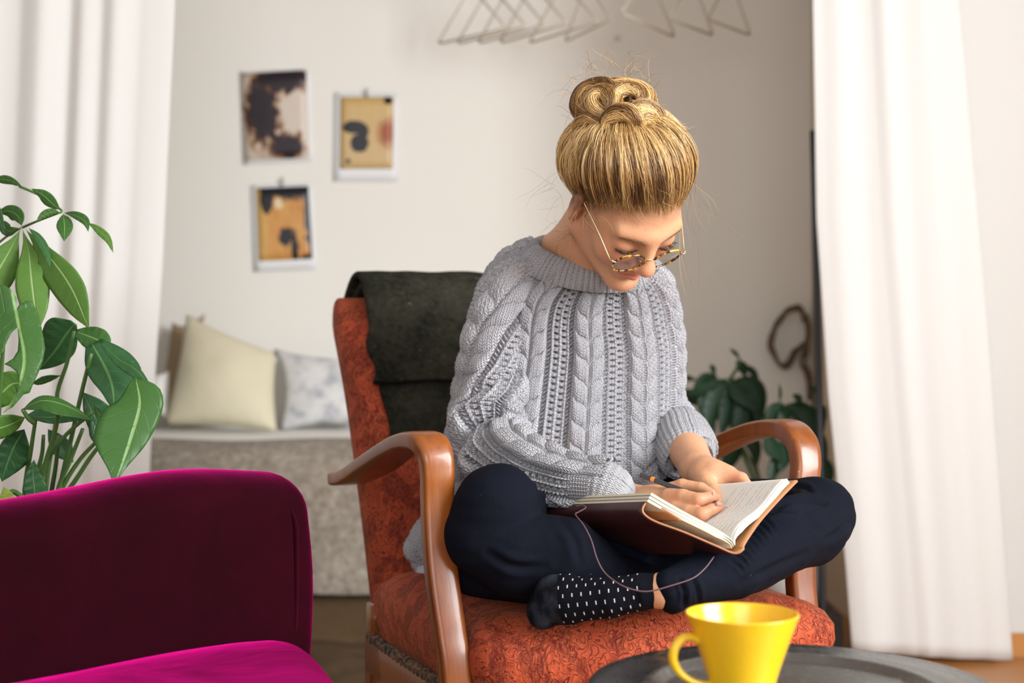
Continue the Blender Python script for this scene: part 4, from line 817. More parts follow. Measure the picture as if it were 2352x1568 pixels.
# ================================================================== CABLE-KNIT SWEATER (relief is real geometry)
def knit(U, Vv, per=0.098, sc=1.0):
    """height (m) of the knitted relief at arc coordinates U across, V down"""
    x = ((U + per / 2) % per) - per / 2; a = np.abs(x); s = np.sign(x); k = per / 0.098
    h = np.zeros_like(U)
    # twin mirrored ropes meeting in the middle
    W = 0.0255 * k; Pv = 0.034 * k; ins = a < W
    e = np.clip(1 - ((a - W / 2) / (W / 2)) ** 4, 0, 1) ** 0.6
    an = a / W; S = 0.85 * (an + 0.12 * np.sin(2 * np.pi * an))
    ph = Vv / Pv + S; tri = np.abs(np.sin(np.pi * ph)); rope = e * (0.20 + 0.80 * tri ** 0.40)
    fine = np.abs(np.sin(np.pi * (ph * 7 + 0.0 * an))) ** 0.7; st_ = np.sin(2 * np.pi * (Vv / 0.0036 * 0.5 + an * 7))
    hr = 0.0098 * rope + 0.0012 * fine * e + 0.0005 * st_ * e
    h = np.where(ins, hr, h)
    # slanting purl bars beside each rope
    z0, z1 = W, 0.0340 * k; iz = (a >= z0) & (a < z1); ez = np.sin(np.pi * (a - z0) / (z1 - z0)).clip(0, 1)
    hz = -0.0040 + 0.0055 * ez * np.clip(np.sin(2 * np.pi * (Vv / 0.0064 + s * (a - z0) / 0.0075)), -0.6, 1)
    h = np.where(iz, hz, h)
    # lace: ribs with a line of eyelets between them
    il = a >= z1; c = (a - z1) / (per / 2 - z1)          # 0..1 to the mirror line: rib, eyelets, half rib
    rib = np.exp(-((c - 0.10) / 0.10) ** 2) + np.exp(-((c - 1.0) / 0.13) ** 2)
    chain = 0.72 + 0.28 * np.sin(2 * np.pi * Vv / 0.0058 + c * 9)
    ey = np.exp(-((c - 0.55) / 0.20) ** 2); cell = np.abs(((Vv / 0.0096 + 0.5 * (s > 0)) % 1) - 0.5) * 2
    hl_ = -0.0015 + 0.0042 * rib * chain + ey * (0.0030 * np.clip(np.sin(np.pi * cell) ** 0.5 * (cell > .42), 0, 1) - 0.0105 * np.exp(-(cell / 0.30) ** 2))
    return np.where(il, hl_, h) * sc
def ribbing(U, Vv, w=0.0075): return 0.0026 * np.abs(np.sin(np.pi * U / w)) ** 0.8 + 0.0005 * np.sin(2 * np.pi * Vv / 0.0045)
def surf(name, P0, hfun, mat, par, U, Vv, fade=None, inward=False, extra=None):
    du = np.gradient(P0, axis=1); dv = np.gradient(P0, axis=0); n = nrm(np.cross(du, dv))
    if inward: n = -n
    h = hfun(U, Vv)
    if fade is not None: h = h * fade
    G = P0 + n * h[..., None]
    return grid_obj(name, G, mat, par, uv=np.stack([U, Vv], -1).reshape(-1, 2))
g = N('grey_cotton_knit'); c = g.co(); sp = g.n('ShaderNodeSeparateXYZ'); g.put(sp.inputs[0], g.co('UV'))
cu_ = g.math('ABSOLUTE', g.math('SUBTRACT', g.math('FRACT', g.math('MULTIPLY', sp.outputs[0], 1 / 0.0054)), 0.5)); stt = g.math('ABSOLUTE', g.math('SINE', g.math('ADD', g.math('MULTIPLY', sp.outputs[1], math.pi / 0.0042), g.math('MULTIPLY', cu_, 5.0))))
stt = g.math('MULTIPLY', g.math('POWER', stt, 0.6), g.math('ADD', 0.4, g.math('MULTIPLY', g.math('SINE', g.math('MULTIPLY', cu_, 6.2832)), 0.6))); f = g.noise(c, 1100, 2); n = g.noise(c, 60, 3)
col = g.mix(n, (0.49, 0.49, 0.52), (0.58, 0.58, 0.61)); col = g.mix(g.math('MULTIPLY', f, 0.5), col, (0.22, 0.22, 0.245))
p = g.bsdf(col, 0.9, Normal=g.bump(stt, 0.0029, 1.0), Sheen_Weight=0.05); p.inputs['Specular IOR Level'].default_value = 0.15; M['knit'] = g.m
M['knit_rib'] = M['knit']
# ---- body: rings from hem to collar (centre, half width, half depth, lean)
rings = [ # px centre via world: c, a, b, lean
    (V3(0.075, 2.385, 0.468), 0.212, 0.140, 0), (V3(0.076, 2.380, 0.51), 0.240, 0.160, 0), (V3(0.082, 2.372, 0.56), 0.222, 0.158, 2), (V3(0.086, 2.362, 0.63), 0.206, 0.153, 4),
    (V3(0.092, 2.350, 0.71), 0.194, 0.147, 8), (V3(0.098, 2.338, 0.79), 0.184, 0.138, 12), (V3(0.106, 2.322, 0.865), 0.176, 0.124, 17),
    (V3(0.109, 2.304, 0.910), 0.168, 0.110, 23), (V3(0.113, 2.288, 0.945), 0.156, 0.100, 27), (V3(0.118, 2.278, 0.968), 0.132, 0.094, 28), (V3(0.122, 2.270, 0.981), 0.106, 0.082, 27)]
NV, NU = 560, 760
cc_ = cr([r[0] for r in rings], NV); ab = cr([[r[1], r[2], r[3]] for r in rings], NV)
th_f = np.linspace(-1.75, 1.75, 620); th_b = np.linspace(1.75, 2 * np.pi - 1.75, NU - 620 + 2)[1:-1]; th_ = np.concatenate([th_f, th_b, [2 * np.pi - 1.75]])
lean = np.radians(ab[:, 2]); fa = FT[None] * np.cos(lean)[:, None] - UP[None] * np.sin(lean)[:, None]
sn_, cs_ = np.sin(th_), np.cos(th_); ex = 2.25
sx = np.sign(sn_) * np.abs(sn_) ** (2 / ex); cx_ = np.sign(cs_) * np.abs(cs_) ** (2 / ex)
P0 = cc_[:, None] + WT * (sx[None] * ab[:, :1])[..., None] + fa[:, None] * (cx_[None] * ab[:, 1:2])[..., None]
mid = NV // 2; arc = np.concatenate([[0], np.cumsum(np.linalg.norm(np.diff(P0[mid], axis=0), axis=1))]); arc = arc - np.interp(0, th_, arc)
vl = np.concatenate([[0], np.cumsum(np.linalg.norm(np.diff(P0[:, 310], axis=0), axis=1))]); vl = vl[-1] - vl
U = np.broadcast_to(arc[None] + 0.030, (NV, NU + 1 - 0))[:, :len(th_)] * 1.0; Vv = np.broadcast_to(vl[:, None], U.shape) * 1.0
sag = np.stack([P0[..., 0] * 1.2, P0[..., 1], P0[..., 2] * 0.5], -1)
dn = nrm(P0 - cc_[:, None]); low = np.clip((0.80 - P0[..., 2]) / 0.25, 0, 1)
P0 = P0 + dn * ((0.010 * low + 0.003) * vnoise(sag, 17, 4) + 0.005 * low * vnoise(sag, 34, 7))[..., None]
fade = np.ones(NV); fade[:14] = np.linspace(0, 1, 14); fade[-10:] = np.linspace(1, 0.2, 10)
fade = fade[:, None] * np.clip(np.minimum(th_ + 1.75, 2 * np.pi - 1.75 - th_) / 0.08, 0, 1)[None]
sweater = surf('sweater', P0, knit, M['knit'], woman, U, Vv, fade)
# rolled hem
hm = P0[6] ; hm = hm[::6]; tube('hem', cr(hm, 400, True), 0.011 + 0.0030 * np.abs(np.sin(np.arange(400) * 0.9)), M['knit'], sweater, 10)
# ---- sleeves
def sleeve(name, pts, rad, n, mth, front, per, u0, par, flat=None, wr_amp=0.004, bulge=None, twist=0.0):
    path = cr(pts, n); R = cr(np.array(rad, float), n)
    t = nrm(np.gradient(path, axis=0)); vw = nrm(V3(0, 0, CZ) - path); s = nrm(vw - t * np.sum(vw * t, 1, keepdims=True)); b = np.cross(t, s)
    # smooth frames
    ths = np.concatenate([np.linspace(-1.8, 1.8, front), np.linspace(1.8, 2 * np.pi - 1.8, mth - front + 2)[1:]])
    G = path[:, None] + s[:, None] * (np.cos(ths)[None] * R[:, 1:2])[..., None] + b[:, None] * (np.sin(ths)[None] * R[:, :1])[..., None]
    vl = np.concatenate([[0], np.cumsum(np.linalg.norm(np.diff(path, axis=0), axis=1))])
    rm = R[:, 0].mean(); U = np.broadcast_to((ths * rm)[None] + u0, G.shape[:2]) * 1.0; Vv = np.broadcast_to(vl[:, None], U.shape) * 1.0
    dn = nrm(G - path[:, None])
    w = vnoise(np.stack([U * 0.5, Vv, 0 * U], -1), 22, 3) * wr_amp + vnoise(np.stack([U, Vv * 1.0, 0 * U], -1), 45, 8) * wr_amp * 0.4
    if bulge is not None: w = w + bulge(ths[None], vl[:, None] / vl[-1])
    G = G + dn * w[..., None]; fade = np.ones(n); fade[:8] = np.linspace(0.3, 1, 8)
    du = np.gradient(G, axis=1); dv = np.gradient(G, axis=0); nn = nrm(np.cross(du, dv)); sg = np.sign(np.sum(nn * dn, -1).mean())
    h = knit(U - np.interp(Vv, [0.0, 0.27, 0.6], [-twist * .4, twist * .6, twist * .6]), Vv, per) * fade[:, None] * np.clip(np.minimum(ths + 1.8, 2 * np.pi - 1.8 - ths) / 0.08, 0, 1)[None]
    return grid_obj(name, G + nn * sg * h[..., None], M['knit'], par, uv=np.stack([U, Vv], -1).reshape(-1, 2))
def crease(th, t):   # folds gathered at the inner elbow of her right sleeve
    f = 0
    for (tc, a, w, th0, sl) in ((0.50, 0.016, 0.030, 0.9, 0.05), (0.565, -0.020, 0.020, 1.0, 0.03), (0.62, 0.012, 0.026, 0.9, -0.02), (0.44, -0.007, 0.016, 0.5, 0.07), (0.40, 0.007, 0.02, 0.3, 0.08), (0.70, -0.006, 0.02, 0.8, -0.04)):
        f = f + a * np.exp(-((t - tc - sl * (th - th0)) / w) ** 2) * np.exp(-((th - th0) / 1.1) ** 2)
    return f
ptsR = [P(1250, 622, 2.29), P(1184, 668, 2.25), P(1152, 765, 2.24), P(1143, 870, 2.235), P(1136, 965, 2.22), P(1148, 1030, 2.19), P(1205, 1072, 2.125), P(1290, 1098, 2.085), P(1365, 1106, 2.06), P(1400, 1108, 2.05)]
radR = [(0.028, 0.03), (0.050, 0.055), (0.056, 0.062), (0.056, 0.064), (0.054, 0.060), (0.053, 0.055), (0.044, 0.046), (0.034, 0.036), (0.027, 0.030), (0.0265, 0.029)]
sleeve('sleeve', ptsR, radR, 460, 400, 320, 0.112, -0.012, sweater, bulge=crease, twist=0.10)
ptsL = [P(1445, 618, 2.33), P(1480, 675, 2.37), P(1497, 760, 2.385), P(1503, 860, 2.39), P(1518, 940, 2.375), P(1552, 995, 2.325), P(1572, 1030, 2.27)]
radL = [(0.03, 0.04), (0.040, 0.05), (0.036, 0.052), (0.0345, 0.05), (0.038, 0.05), (0.042, 0.05), (0.042, 0.048)]
sleeve('sleeve', ptsL, radL, 300, 300, 230, 0.108, 0.02, sweater, wr_amp=0.006, twist=-0.07)
# turned-up cuff on her right wrist: a plain ribbed strip and the knitted fold beside it
def cuff(name, pts, rad, n, m, hf, par):
    path = cr(pts, n); R = cr(np.array(rad, float).reshape(len(rad), -1), n)[:, 0]
    G = tube_grid(path, R, m, up=V3(0.2, -1, 0.6)); vl = np.concatenate([[0], np.cumsum(np.linalg.norm(np.diff(path, axis=0), axis=1))])
    a = np.linspace(0, 2 * np.pi, m, endpoint=False); U = np.broadcast_to((a * R.mean())[None], G.shape[:2]); Vv = np.broadcast_to(vl[:, None], U.shape)
    dn = nrm(G - path[:, None]); G = G + dn * hf(U, Vv)[..., None]
    return grid_obj(name, G, M['knit'], par, cv=True, uv=np.stack([U, Vv], -1).reshape(-1, 2))
rib_v = lambda U, Vv: 0.0020 * np.abs(np.sin(np.pi * Vv / 0.0062)) ** 0.8 + 0.0004 * np.sin(2 * np.pi * U / 0.0045)
cuff('cuff', [P(1318, 1100, 2.077), P(1325, 1101, 2.074), P(1345, 1103, 2.067), P(1372, 1106, 2.058)], [.0295, .0345, .0345, .033], 60, 160, lambda U, Vv: 0.0018 * np.abs(np.sin(np.pi * U / 0.0052)) ** 0.8 + 0.0003 * np.sin(2 * np.pi * Vv / 0.004), sweater)
cuff('cuff', [P(1358, 1107, 2.062), P(1366, 1108, 2.060), P(1385, 1112, 2.056), P(1405, 1119, 2.053), P(1417, 1126, 2.052), P(1422, 1132, 2.055), P(1424, 1138, 2.06)], [.0285, .0325, .0335, .0320, .0285, .0235, .0190], 80, 160, lambda U, Vv: 0.0018 * np.abs(np.sin(np.pi * Vv / 0.0085)) ** 0.7 * (0.7 + 0.3 * np.sin(2 * np.pi * U / 0.007 + Vv * 600)), sweater)
# fat rolled cuff on her left forearm
cuff('cuff', [P(1552, 985, 2.325), P(1560, 1000, 2.30), P(1570, 1022, 2.27), P(1582, 1043, 2.245), P(1587, 1051, 2.238), P(1588, 1053, 2.236)], [.040, .0475, .0495, .0475, .040, .031], 110, 240, lambda U, Vv: 0.0026 * np.abs(np.sin(np.pi * U / 0.0088)) ** 0.7 * (0.75 + 0.25 * np.sin(2 * np.pi * Vv / 0.0056)), sweater)
# ---- ribbed collar
cl = np.radians(26); ca = UP * math.cos(cl) + FT * math.sin(cl); cf = FT * math.cos(cl) - UP * math.sin(cl); c0 = rings[-1][0] + V3(-.008, 0, -.006)
a = np.linspace(0, 2 * np.pi, 900, endpoint=False)
pr = cr([(0.108, -0.010), (0.105, -0.004), (0.099, 0.006), (0.091, 0.017), (0.085, 0.023), (0.080, 0.0225), (0.079, 0.015), (0.084, 0.0), (0.088, -0.012)], 60)
bk = np.where(np.cos(a) < 0, 0.62, 1.0)[None]
G = c0 + ca * 0.004 + (WT[None, None] * (np.sin(a)[None] * pr[:, :1] * 1.04)[..., None] + cf[None, None] * (np.cos(a)[None] * bk * (pr[:, :1] * 0.95))[..., None]) + ca[None, None] * (pr[:, 1:] + 0 * a[None])[..., None]
ctr = c0 + ca * 0.0; du = np.gradient(G, axis=1); dv = np.gradient(G, axis=0); nn = nrm(np.cross(du, dv)); nn = nn * np.sign(np.sum(nn[15] * (G[15] - ctr), -1).mean())
h = 0.0045 * np.abs(np.sin(a * 36)) ** 0.6; G = G + nn * h[None, :, None]
grid_obj('collar', G, M['knit'], sweater, cv=True, uv=np.stack(np.broadcast_arrays(a[None] * .1, np.linspace(0, .09, 60)[:, None]), -1).reshape(-1, 2))
# ================================================================== HAIR: cap under thousands of strands, bun of wound locks
def hair_mat(name, lo, hi, rough=0.28):
    g = N(name); hi_ = g.n('ShaderNodeHairInfo'); r = g.math('ADD', g.math('MULTIPLY', g.attr('tone'), 0.8), g.math('MULTIPLY', hi_.outputs['Random'], 0.2))
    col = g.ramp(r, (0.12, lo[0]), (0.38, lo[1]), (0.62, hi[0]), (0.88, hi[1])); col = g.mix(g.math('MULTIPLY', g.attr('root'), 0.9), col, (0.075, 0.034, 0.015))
    p = g.bsdf(col, rough); p.inputs['Specular IOR Level'].default_value = 0.55; p.inputs['Anisotropic'].default_value = 0.0; return g.m
M['hair'] = hair_mat('blond_hair', ((0.055, 0.023, 0.009), (0.17, 0.078, 0.024)), ((0.42, 0.225, 0.062), (0.76, 0.53, 0.24)))
M['hairbase'] = plain('hair_base', (0.13, 0.062, 0.024), 0.6)
def strands(name, curves, rads, mat, parent, root=None, tone=None):
    """curves: list of (k,3) arrays; rads: list of float (base radius)"""
    off = wloc(parent); sizes = [len(c) for c in curves]
    hc = bpy.data.hair_curves.new(name); hc.add_curves(sizes); pts = np.concatenate(curves) - off
    hc.attributes['position'].data.foreach_set('vector', pts.astype(np.float32).ravel())
    rad = np.concatenate([r * (1 - 0.65 * np.linspace(0, 1, k) ** 3) * np.clip(np.linspace(0, 1, k) / .16, .22, 1) for r, k in zip(rads, sizes)]).astype(np.float32)
    ra = hc.attributes.get('radius') or hc.attributes.new('radius', 'FLOAT', 'POINT'); ra.data.foreach_set('value', rad)
    rt = hc.attributes.new('root', 'FLOAT', 'POINT')
    rt.data.foreach_set('value', (np.concatenate(root) if root is not None else np.zeros(len(rad))).astype(np.float32))
    tn_ = hc.attributes.new('tone', 'FLOAT', 'POINT'); tn_.data.foreach_set('value', np.repeat(np.asarray(tone if tone is not None else rg.rand(len(curves)), float), sizes).astype(np.float32))
    hc.materials.append(mat); o = bpy.data.objects.new(name, hc); C.objects.link(o); o.parent = parent; return o
rg = np.random.RandomState(11)
SK = np.array([.0765, .0955, .0935]); SKC = np.array([0, -.012, .020])        # scalp ellipsoid in head coords
TIE = np.array([-.020, -.072, .098])
def scalp_r(d): return 1 / np.sqrt(((d / SK) ** 2).sum(-1))
tied = nrm(TIE - SKC)
def is_scalp(d):
    """directions (N,3) above the hairline"""
    az = np.arctan2(np.abs(d[:, 0]), d[:, 1]); el = np.arcsin(np.clip(d[:, 2], -1, 1))
    lim = np.interp(az, np.radians([0, 18, 40, 62, 80, 98, 115, 140, 180]), np.radians([26, 25, 18, 0, -17, -26, -32, -36, -40])); lim = lim + np.radians(6) * vnoise(d, 11, 3) + np.radians(4) * vnoise(d, 34, 6); return el > lim, el - lim
d = nrm(rg.randn(60000, 3)); ok, marg = is_scalp(d)
# more roots near the hairline so that its edge is soft but filled
keep = ok & (rg.rand(len(d)) < np.where(marg < 0.3, np.clip(marg / .17, .06, 1.0), 0.45)); d = d[keep]; marg = marg[keep]
d = d[:17000]; marg = marg[:17000]
curves, rads, roots, tone = [], [], [], []
lockn = vnoise(d, 9, 5); lock2 = vnoise(d, 24, 2); lockc = np.clip(0.46 + 0.75 * vnoise(d, 15, 7) + 0.5 * vnoise(d, 38, 3) + 0.13 * rg.randn(len(d)), 0, 1)
Kp = 16; t = np.linspace(0, 1, Kp)
for i in range(len(d)):
    a = d[i]; om = math.acos(np.clip(a.dot(tied), -1, 1)); so = math.sin(om) + 1e-6
    q = (np.sin((1 - t) * om)[:, None] * a + np.sin(t * om)[:, None] * tied) / so; q = nrm(q)
    side = min(1.0, abs(a[0]) * 1.5)
    lift = 0.0008 + (0.013 + (0.010 if a[0] < 0 else 0.003) * side + 0.005 * lockn[i] + 0.004 * lock2[i] + 0.008 * (lockc[i] - .5)) * np.sin(np.pi * np.minimum(1, t * 1.04) ** 0.85) ** 1.5 * min(1, om / 0.9)
    lift = lift + 0.010 * np.exp(-((t - 0.25) / 0.2) ** 2) * max(0, -a[1] * 0.5 + 0.3) * side
    p = SKC + q * (scalp_r(q) + lift + rg.uniform(0, .003))[:, None]
    p = p + (0.0020 * np.sin(t * 7 + lock2[i] * 6)[:, None] * nrm(np.cross(a, tied))[None]) * (1 + rg.uniform(-.5, .5))
    p[-1] = p[-1] * 0.6 + TIE * 0.4
    curves.append(HP(p)); rads.append(rg.uniform(.00018, .00036)); roots.append(np.clip(1 - t * 1.6, 0, 1) * np.clip(0.8 - 0.5 * lockc[i], 0, 1) * (1.0 if a[1] > 0 else .5)); tone.append(lockc[i])
# solid cap beneath
dd = nrm(np.stack(np.meshgrid(np.linspace(-1, 1, 3), [0], [0]), -1).reshape(-1, 3) + 1e-3)
nth, nph = 60, 90; el = np.radians(np.linspace(-42, 90, nth)); az = np.linspace(0, 2 * np.pi, nph, endpoint=False)
D = np.stack([np.cos(el)[:, None] * np.sin(az)[None], np.cos(el)[:, None] * np.cos(az)[None], np.sin(el)[:, None] + 0 * az[None]], -1)
A_ = np.abs(((az + np.pi) % (2 * np.pi)) - np.pi); lim = np.interp(A_, np.radians([0, 18, 40, 62, 80, 98, 115, 140, 180]), np.radians([33, 32, 25, 7, -10, -19, -27, -32, -37]))
el2 = lim[None] + (np.pi / 2 - lim[None]) * np.linspace(0, 1, nth)[:, None]
D = np.stack([np.cos(el2) * np.sin(az)[None], np.cos(el2) * np.cos(az)[None], np.sin(el2)], -1)
R_ = scalp_r(D) + 0.0015 + 0.007 * np.clip(np.sin(np.linspace(0, 1, nth) * np.pi), 0, 1)[:, None] ** 1.2
cap_ = grid_obj('hair', HP((SKC + D * R_[..., None]).reshape(-1, 3)).reshape(nth, nph, 3), M['hairbase'], woman, cv=True)
strands('swept_up_strands', curves, rads, M['hair'], cap_, roots, tone)
# fine short hairs that soften the hairline
curves, rads, tone = [], [], []
for k in range(1500):
    az = rg.uniform(-1.9, 1.9); l0 = np.interp(abs(az), np.radians([0, 18, 40, 62, 80, 98, 115]), np.radians([26, 25, 18, 0, -17, -26, -32])) + math.radians(4) - abs(rg.randn()) * math.radians(4.5)
    a = np.array([math.cos(l0) * math.sin(az), math.cos(l0) * math.cos(az), math.sin(l0)]); om = math.acos(np.clip(a.dot(tied), -1, 1)); so = math.sin(om) + 1e-6; tt = np.linspace(0, rg.uniform(.12, .32), 9)
    q = nrm((np.sin((1 - tt) * om)[:, None] * a + np.sin(tt * om)[:, None] * tied) / so); sd = nrm(np.cross(a, tied)); q = nrm(q + sd[None] * (rg.uniform(-.12, .12) * (tt / tt[-1]) ** 1.5)[:, None])
    p = SKC + q * (scalp_r(q) + .0006 + rg.uniform(.004, .012) * np.sin(tt / tt[-1] * 2.2) * tt / .3)[:, None]; curves.append(HP(p)); rads.append(rg.uniform(.0001, .0002)); tone.append(rg.uniform(.25, .9))
strands('baby_hairs', curves, rads, M['hair'], cap_, None, tone)
# ---- bun
BC = np.array([-.018, -.112, .092])
bun = thing('bun', None, None); C.objects.unlink(bun); bpy.data.objects.remove(bun)
G = []
bm = bmesh.new(); bmesh.ops.create_icosphere(bm, subdivisions=4, radius=1)
vv = np.array([v.co[:] for v in bm.verts]); r = 1 + 0.10 * vnoise(vv, 2.2, 3); bvp = HP(BC + vv * r[:, None] * np.array([.035, .026, .033])) 
ff = [[v.index for v in f_.verts] for f_ in bm.faces]; bm.free()
M['bunbase'] = plain('bun_base', (0.26, 0.135, 0.045), 0.55); bun = mesh_np('bun', bvp + V3(0, .012, 0), ff, M['bunbase'], woman)
def px3(lst): return np.array([P(a, b, y) for a, b, y in lst])
YB = 2.075
locks = [  # pixel polylines with depth; radius
    ([(1404, 270, 2.026), (1362, 264, 2.038), (1334, 246, 2.055), (1344, 214, 2.065), (1382, 200, 2.06), (1408, 214, 2.04), (1412, 252, 2.022)], .0185, 380),
    ([(1402, 266, 2.024), (1368, 250, 2.030), (1362, 228, 2.036), (1384, 214, 2.036), (1404, 226, 2.026), (1408, 256, 2.018)], .0165, 320),
    ([(1396, 284, 2.024), (1356, 272, 2.034), (1334, 288, 2.045), (1340, 312, 2.045), (1366, 318, 2.034), (1394, 304, 2.022)], .0140, 260),
    ([(1408, 304, 2.016), (1398, 280, 2.016), (1420, 260, 2.008), (1446, 262, 2.004), (1464, 284, 2.008), (1452, 306, 2.016)], .0155, 320),
    ([(1446, 262, 2.012), (1474, 250, 2.020), (1500, 262, 2.030), (1508, 286, 2.036), (1490, 306, 2.028), (1464, 304, 2.016)], .0170, 330),
    ([(1468, 300, 2.012), (1474, 272, 2.006), (1494, 268, 2.014), (1506, 286, 2.028), (1498, 306, 2.028)], .0120, 190),
    ([(1418, 310, 2.018), (1450, 322, 2.008), (1490, 328, 2.014), (1520, 316, 2.026), (1546, 305, 2.036), (1574, 299, 2.042)], .0095, 190),
    ([(1416, 246, 2.016), (1416, 216, 2.026), (1440, 202, 2.032), (1468, 210, 2.034), (1478, 232, 2.030), (1462, 250, 2.018)], .0125, 240),
    ([(1390, 206, 2.055), (1420, 198, 2.050), (1458, 200, 2.048), (1488, 216, 2.050), (1500, 244, 2.044)], .0120, 200),
    ([(1382, 306, 2.030), (1398, 318, 2.022), (1420, 316, 2.012), (1446, 318, 2.006)], .0070, 100),
    ([(1376, 212, 2.085), (1410, 200, 2.08), (1450, 203, 2.08), (1486, 225, 2.08)], .0150, 240),
    ([(1400, 300, 2.018), (1384, 288, 2.016), (1372, 296, 2.018), (1364, 318, 2.022)], .0045, 50),
]
curves, rads, roots, tone = [], [], [], []
for li, (pts, rad, n) in enumerate(locks):
    n = int(n * 2.6); tl = (.5, .6, .45, .6, .75, .85, .72, .7, .8, .55)[li] if li < 10 else .5
    path = cr(px3(pts), 26); tt, s, b = ptframes(path); u = np.linspace(0, 1, 26); env = rad * (0.55 + 0.45 * np.sin(np.pi * u) ** 0.6)
    for k in range(n):
        a0 = rg.uniform(0, 2 * np.pi); rr = math.sqrt(rg.uniform(0.15, 1)); tw = a0 + rg.uniform(1.6, 2.4) * u + 0.25 * np.sin(u * 9 + k)
        p = path + (s * np.cos(tw)[:, None] + b * np.sin(tw)[:, None] * .85) * (env * rr)[:, None]
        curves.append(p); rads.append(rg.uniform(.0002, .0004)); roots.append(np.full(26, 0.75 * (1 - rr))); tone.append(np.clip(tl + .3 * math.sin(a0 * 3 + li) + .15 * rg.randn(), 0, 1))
strands('wound_locks', curves, rads, M['hair'], bun, roots, tone)
# loose ends sticking out of the bun and wisps around the face and neck
curves, rads = [], []
def wisp(p0, d0, L, curl, r):
    k = 14; u = np.linspace(0, 1, k); d0 = nrm(d0); s = nrm(np.cross(d0, [0.3, 1, 0.2])); b = np.cross(d0, s); ph = rg.uniform(0, 6)
    curves.append(p0 + d0 * (u * L)[:, None] + s * (curl * L * (np.sin(u * 3 + ph) - math.sin(ph)))[:, None] + b * (curl * L * (np.cos(u * 2.5 + ph) - math.cos(ph)))[:, None] - UP * (0.25 * L * u ** 2)[:, None]); rads.append(r)
bc = HP(BC)
for k in range(150):
    dr = nrm(rg.randn(3) + V3(0.35, -.2, .35)); wisp(bc + dr * V3(.058, .05, .048), dr + 0.9 * rg.randn(3) * .6, rg.uniform(.012, .045), .35, rg.uniform(.0001, .0002))
for k in range(22): wisp(P(1545 + rg.uniform(-12, 8), 303 + rg.uniform(-4, 4), 2.04), V3(1, .05, .12 + rg.uniform(-.25, .3)), rg.uniform(.015, .035), .15, .00018)
for k in range(12): wisp(P(1280 + rg.uniform(-8, 18), 430 + rg.uniform(-45, 60), 2.13), V3(-.7, 0, -.5) + rg.randn(3) * .4, rg.uniform(.02, .07), .16, .00011)
for k in range(22): wisp(P(1588 + rg.uniform(-6, 2), 400 + rg.uniform(-80, 90), 2.1), V3(.2, 0, -.8) + rg.randn(3) * .25, rg.uniform(.03, .09), .14, .0001)
for k in range(8): wisp(P(1572 + rg.uniform(-12, 8), 480 + rg.uniform(-10, 40), 2.08), V3(.15, -.1, -1), rg.uniform(.06, .10), .10, .0001)
for k in range(40): wisp(P(1352 + rg.uniform(-28, 30), 478 + rg.uniform(-16, 22), 2.045 + rg.uniform(0, .012)), V3(.35, -.2, -.8) + rg.randn(3) * .5, rg.uniform(.012, .035), .18, .00012)
for k in range(30): wisp(P(1310 + rg.uniform(-10, 14), 520 + rg.uniform(-10, 22), 2.13), V3(-.5, 0, -.8) + rg.randn(3) * .5, rg.uniform(.02, .05), .25, .00012)
for k in range(420):
    d0 = nrm(rg.randn(3)); d0[2] = abs(d0[2]) * .9; d0 = nrm(d0); p0 = HP(SKC + d0 * (scalp_r(d0[None])[0] + .015)); sd = nrm(np.cross(HP(d0) - HC, HP(tied) - HC)); tw_ = nrm(HP(tied) - HP(d0))
    if is_scalp(d0[None])[0][0]: wisp(p0, tw_ + 0.35 * nrm(p0 - HC) + .25 * rg.randn(3), rg.uniform(.02, .05), .12, rg.uniform(.0001, .00016))
strands('loose_wisps', curves, rads, M['hair'], cap_)
M['elastic'] = plain('black_elastic', (0.012, 0.012, 0.014), 0.6)
tube('hair_tie', [P(1382, 312, 2.022), P(1402, 311, 2.014), P(1420, 304, 2.010), P(1440, 298, 2.020)], 0.0038, M['elastic'], woman, 8, 20)
# ---- eyelashes
curves, rads = [], []
for s in (-1, 1):
    for k in range(95):
        u = rg.uniform(-1, 1); r0 = s * .0315 + u * .0165; f0 = .0860 - .0070 * u * u - .003 * (u * s > .3) * abs(u); u0 = -.0130 + .0030 * u * u
        L = .0110 * (0.75 + .35 * (u * s + 1) / 2) * rg.uniform(.7, 1.1); q = np.linspace(0, 1, 6)
        curves.append(np.stack([H(r0 + q_ * L * (.35 * u + .22 * rg.randn()), f0 + L * q_ * .95, u0 - L * .55 * q_ + L * .85 * q_ ** 2) for q_ in q])); rads.append(.0002)
M['lash'] = plain('lash', (0.018, 0.012, 0.010), 0.5)
strands('eyelashes', curves, rads, M['lash'], woman)
curves, rads, tone = [], [], []
fr_m = hl[:, 1] > .055; F2 = hl[fr_m][:, [0, 2]]; F1 = hl[fr_m][:, 1]
for s in (-1, 1):
    for k in range(230):
        x = rg.uniform(.010, .047); u0 = .0150 - 7 * (x - .03) ** 2 + rg.uniform(-.0022, .0022) * (1.2 - x * 15); pp_ = []
        for q_ in np.linspace(0, 1, 4):
            rr_, uu_ = s * (x + q_ * .0075), u0 + q_ * (.0022 - .05 * x); j = np.argmin((F2[:, 0] - rr_) ** 2 + (F2[:, 1] - uu_) ** 2); pp_.append(H(rr_, F1[j] + .0006 + .0007 * math.sin(q_ * 3), uu_))
        curves.append(np.array(pp_)); rads.append(.00014); tone.append(.25 + .2 * rg.rand())
strands('eyebrows', curves, rads, M['hair'], woman, None, tone)
# ---- small ring in the upper ear
e_c = H(-.0865, -.020, .010); aa = np.linspace(0, 2 * np.pi, 20, endpoint=False)
tube('ear_ring', [e_c + V3(1, .3, .2) * .0042 * math.cos(x) + V3(0, -.4, .8) * .0042 * math.sin(x) for x in np.append(aa, 0)], .0008, M['steel'], woman, 6)
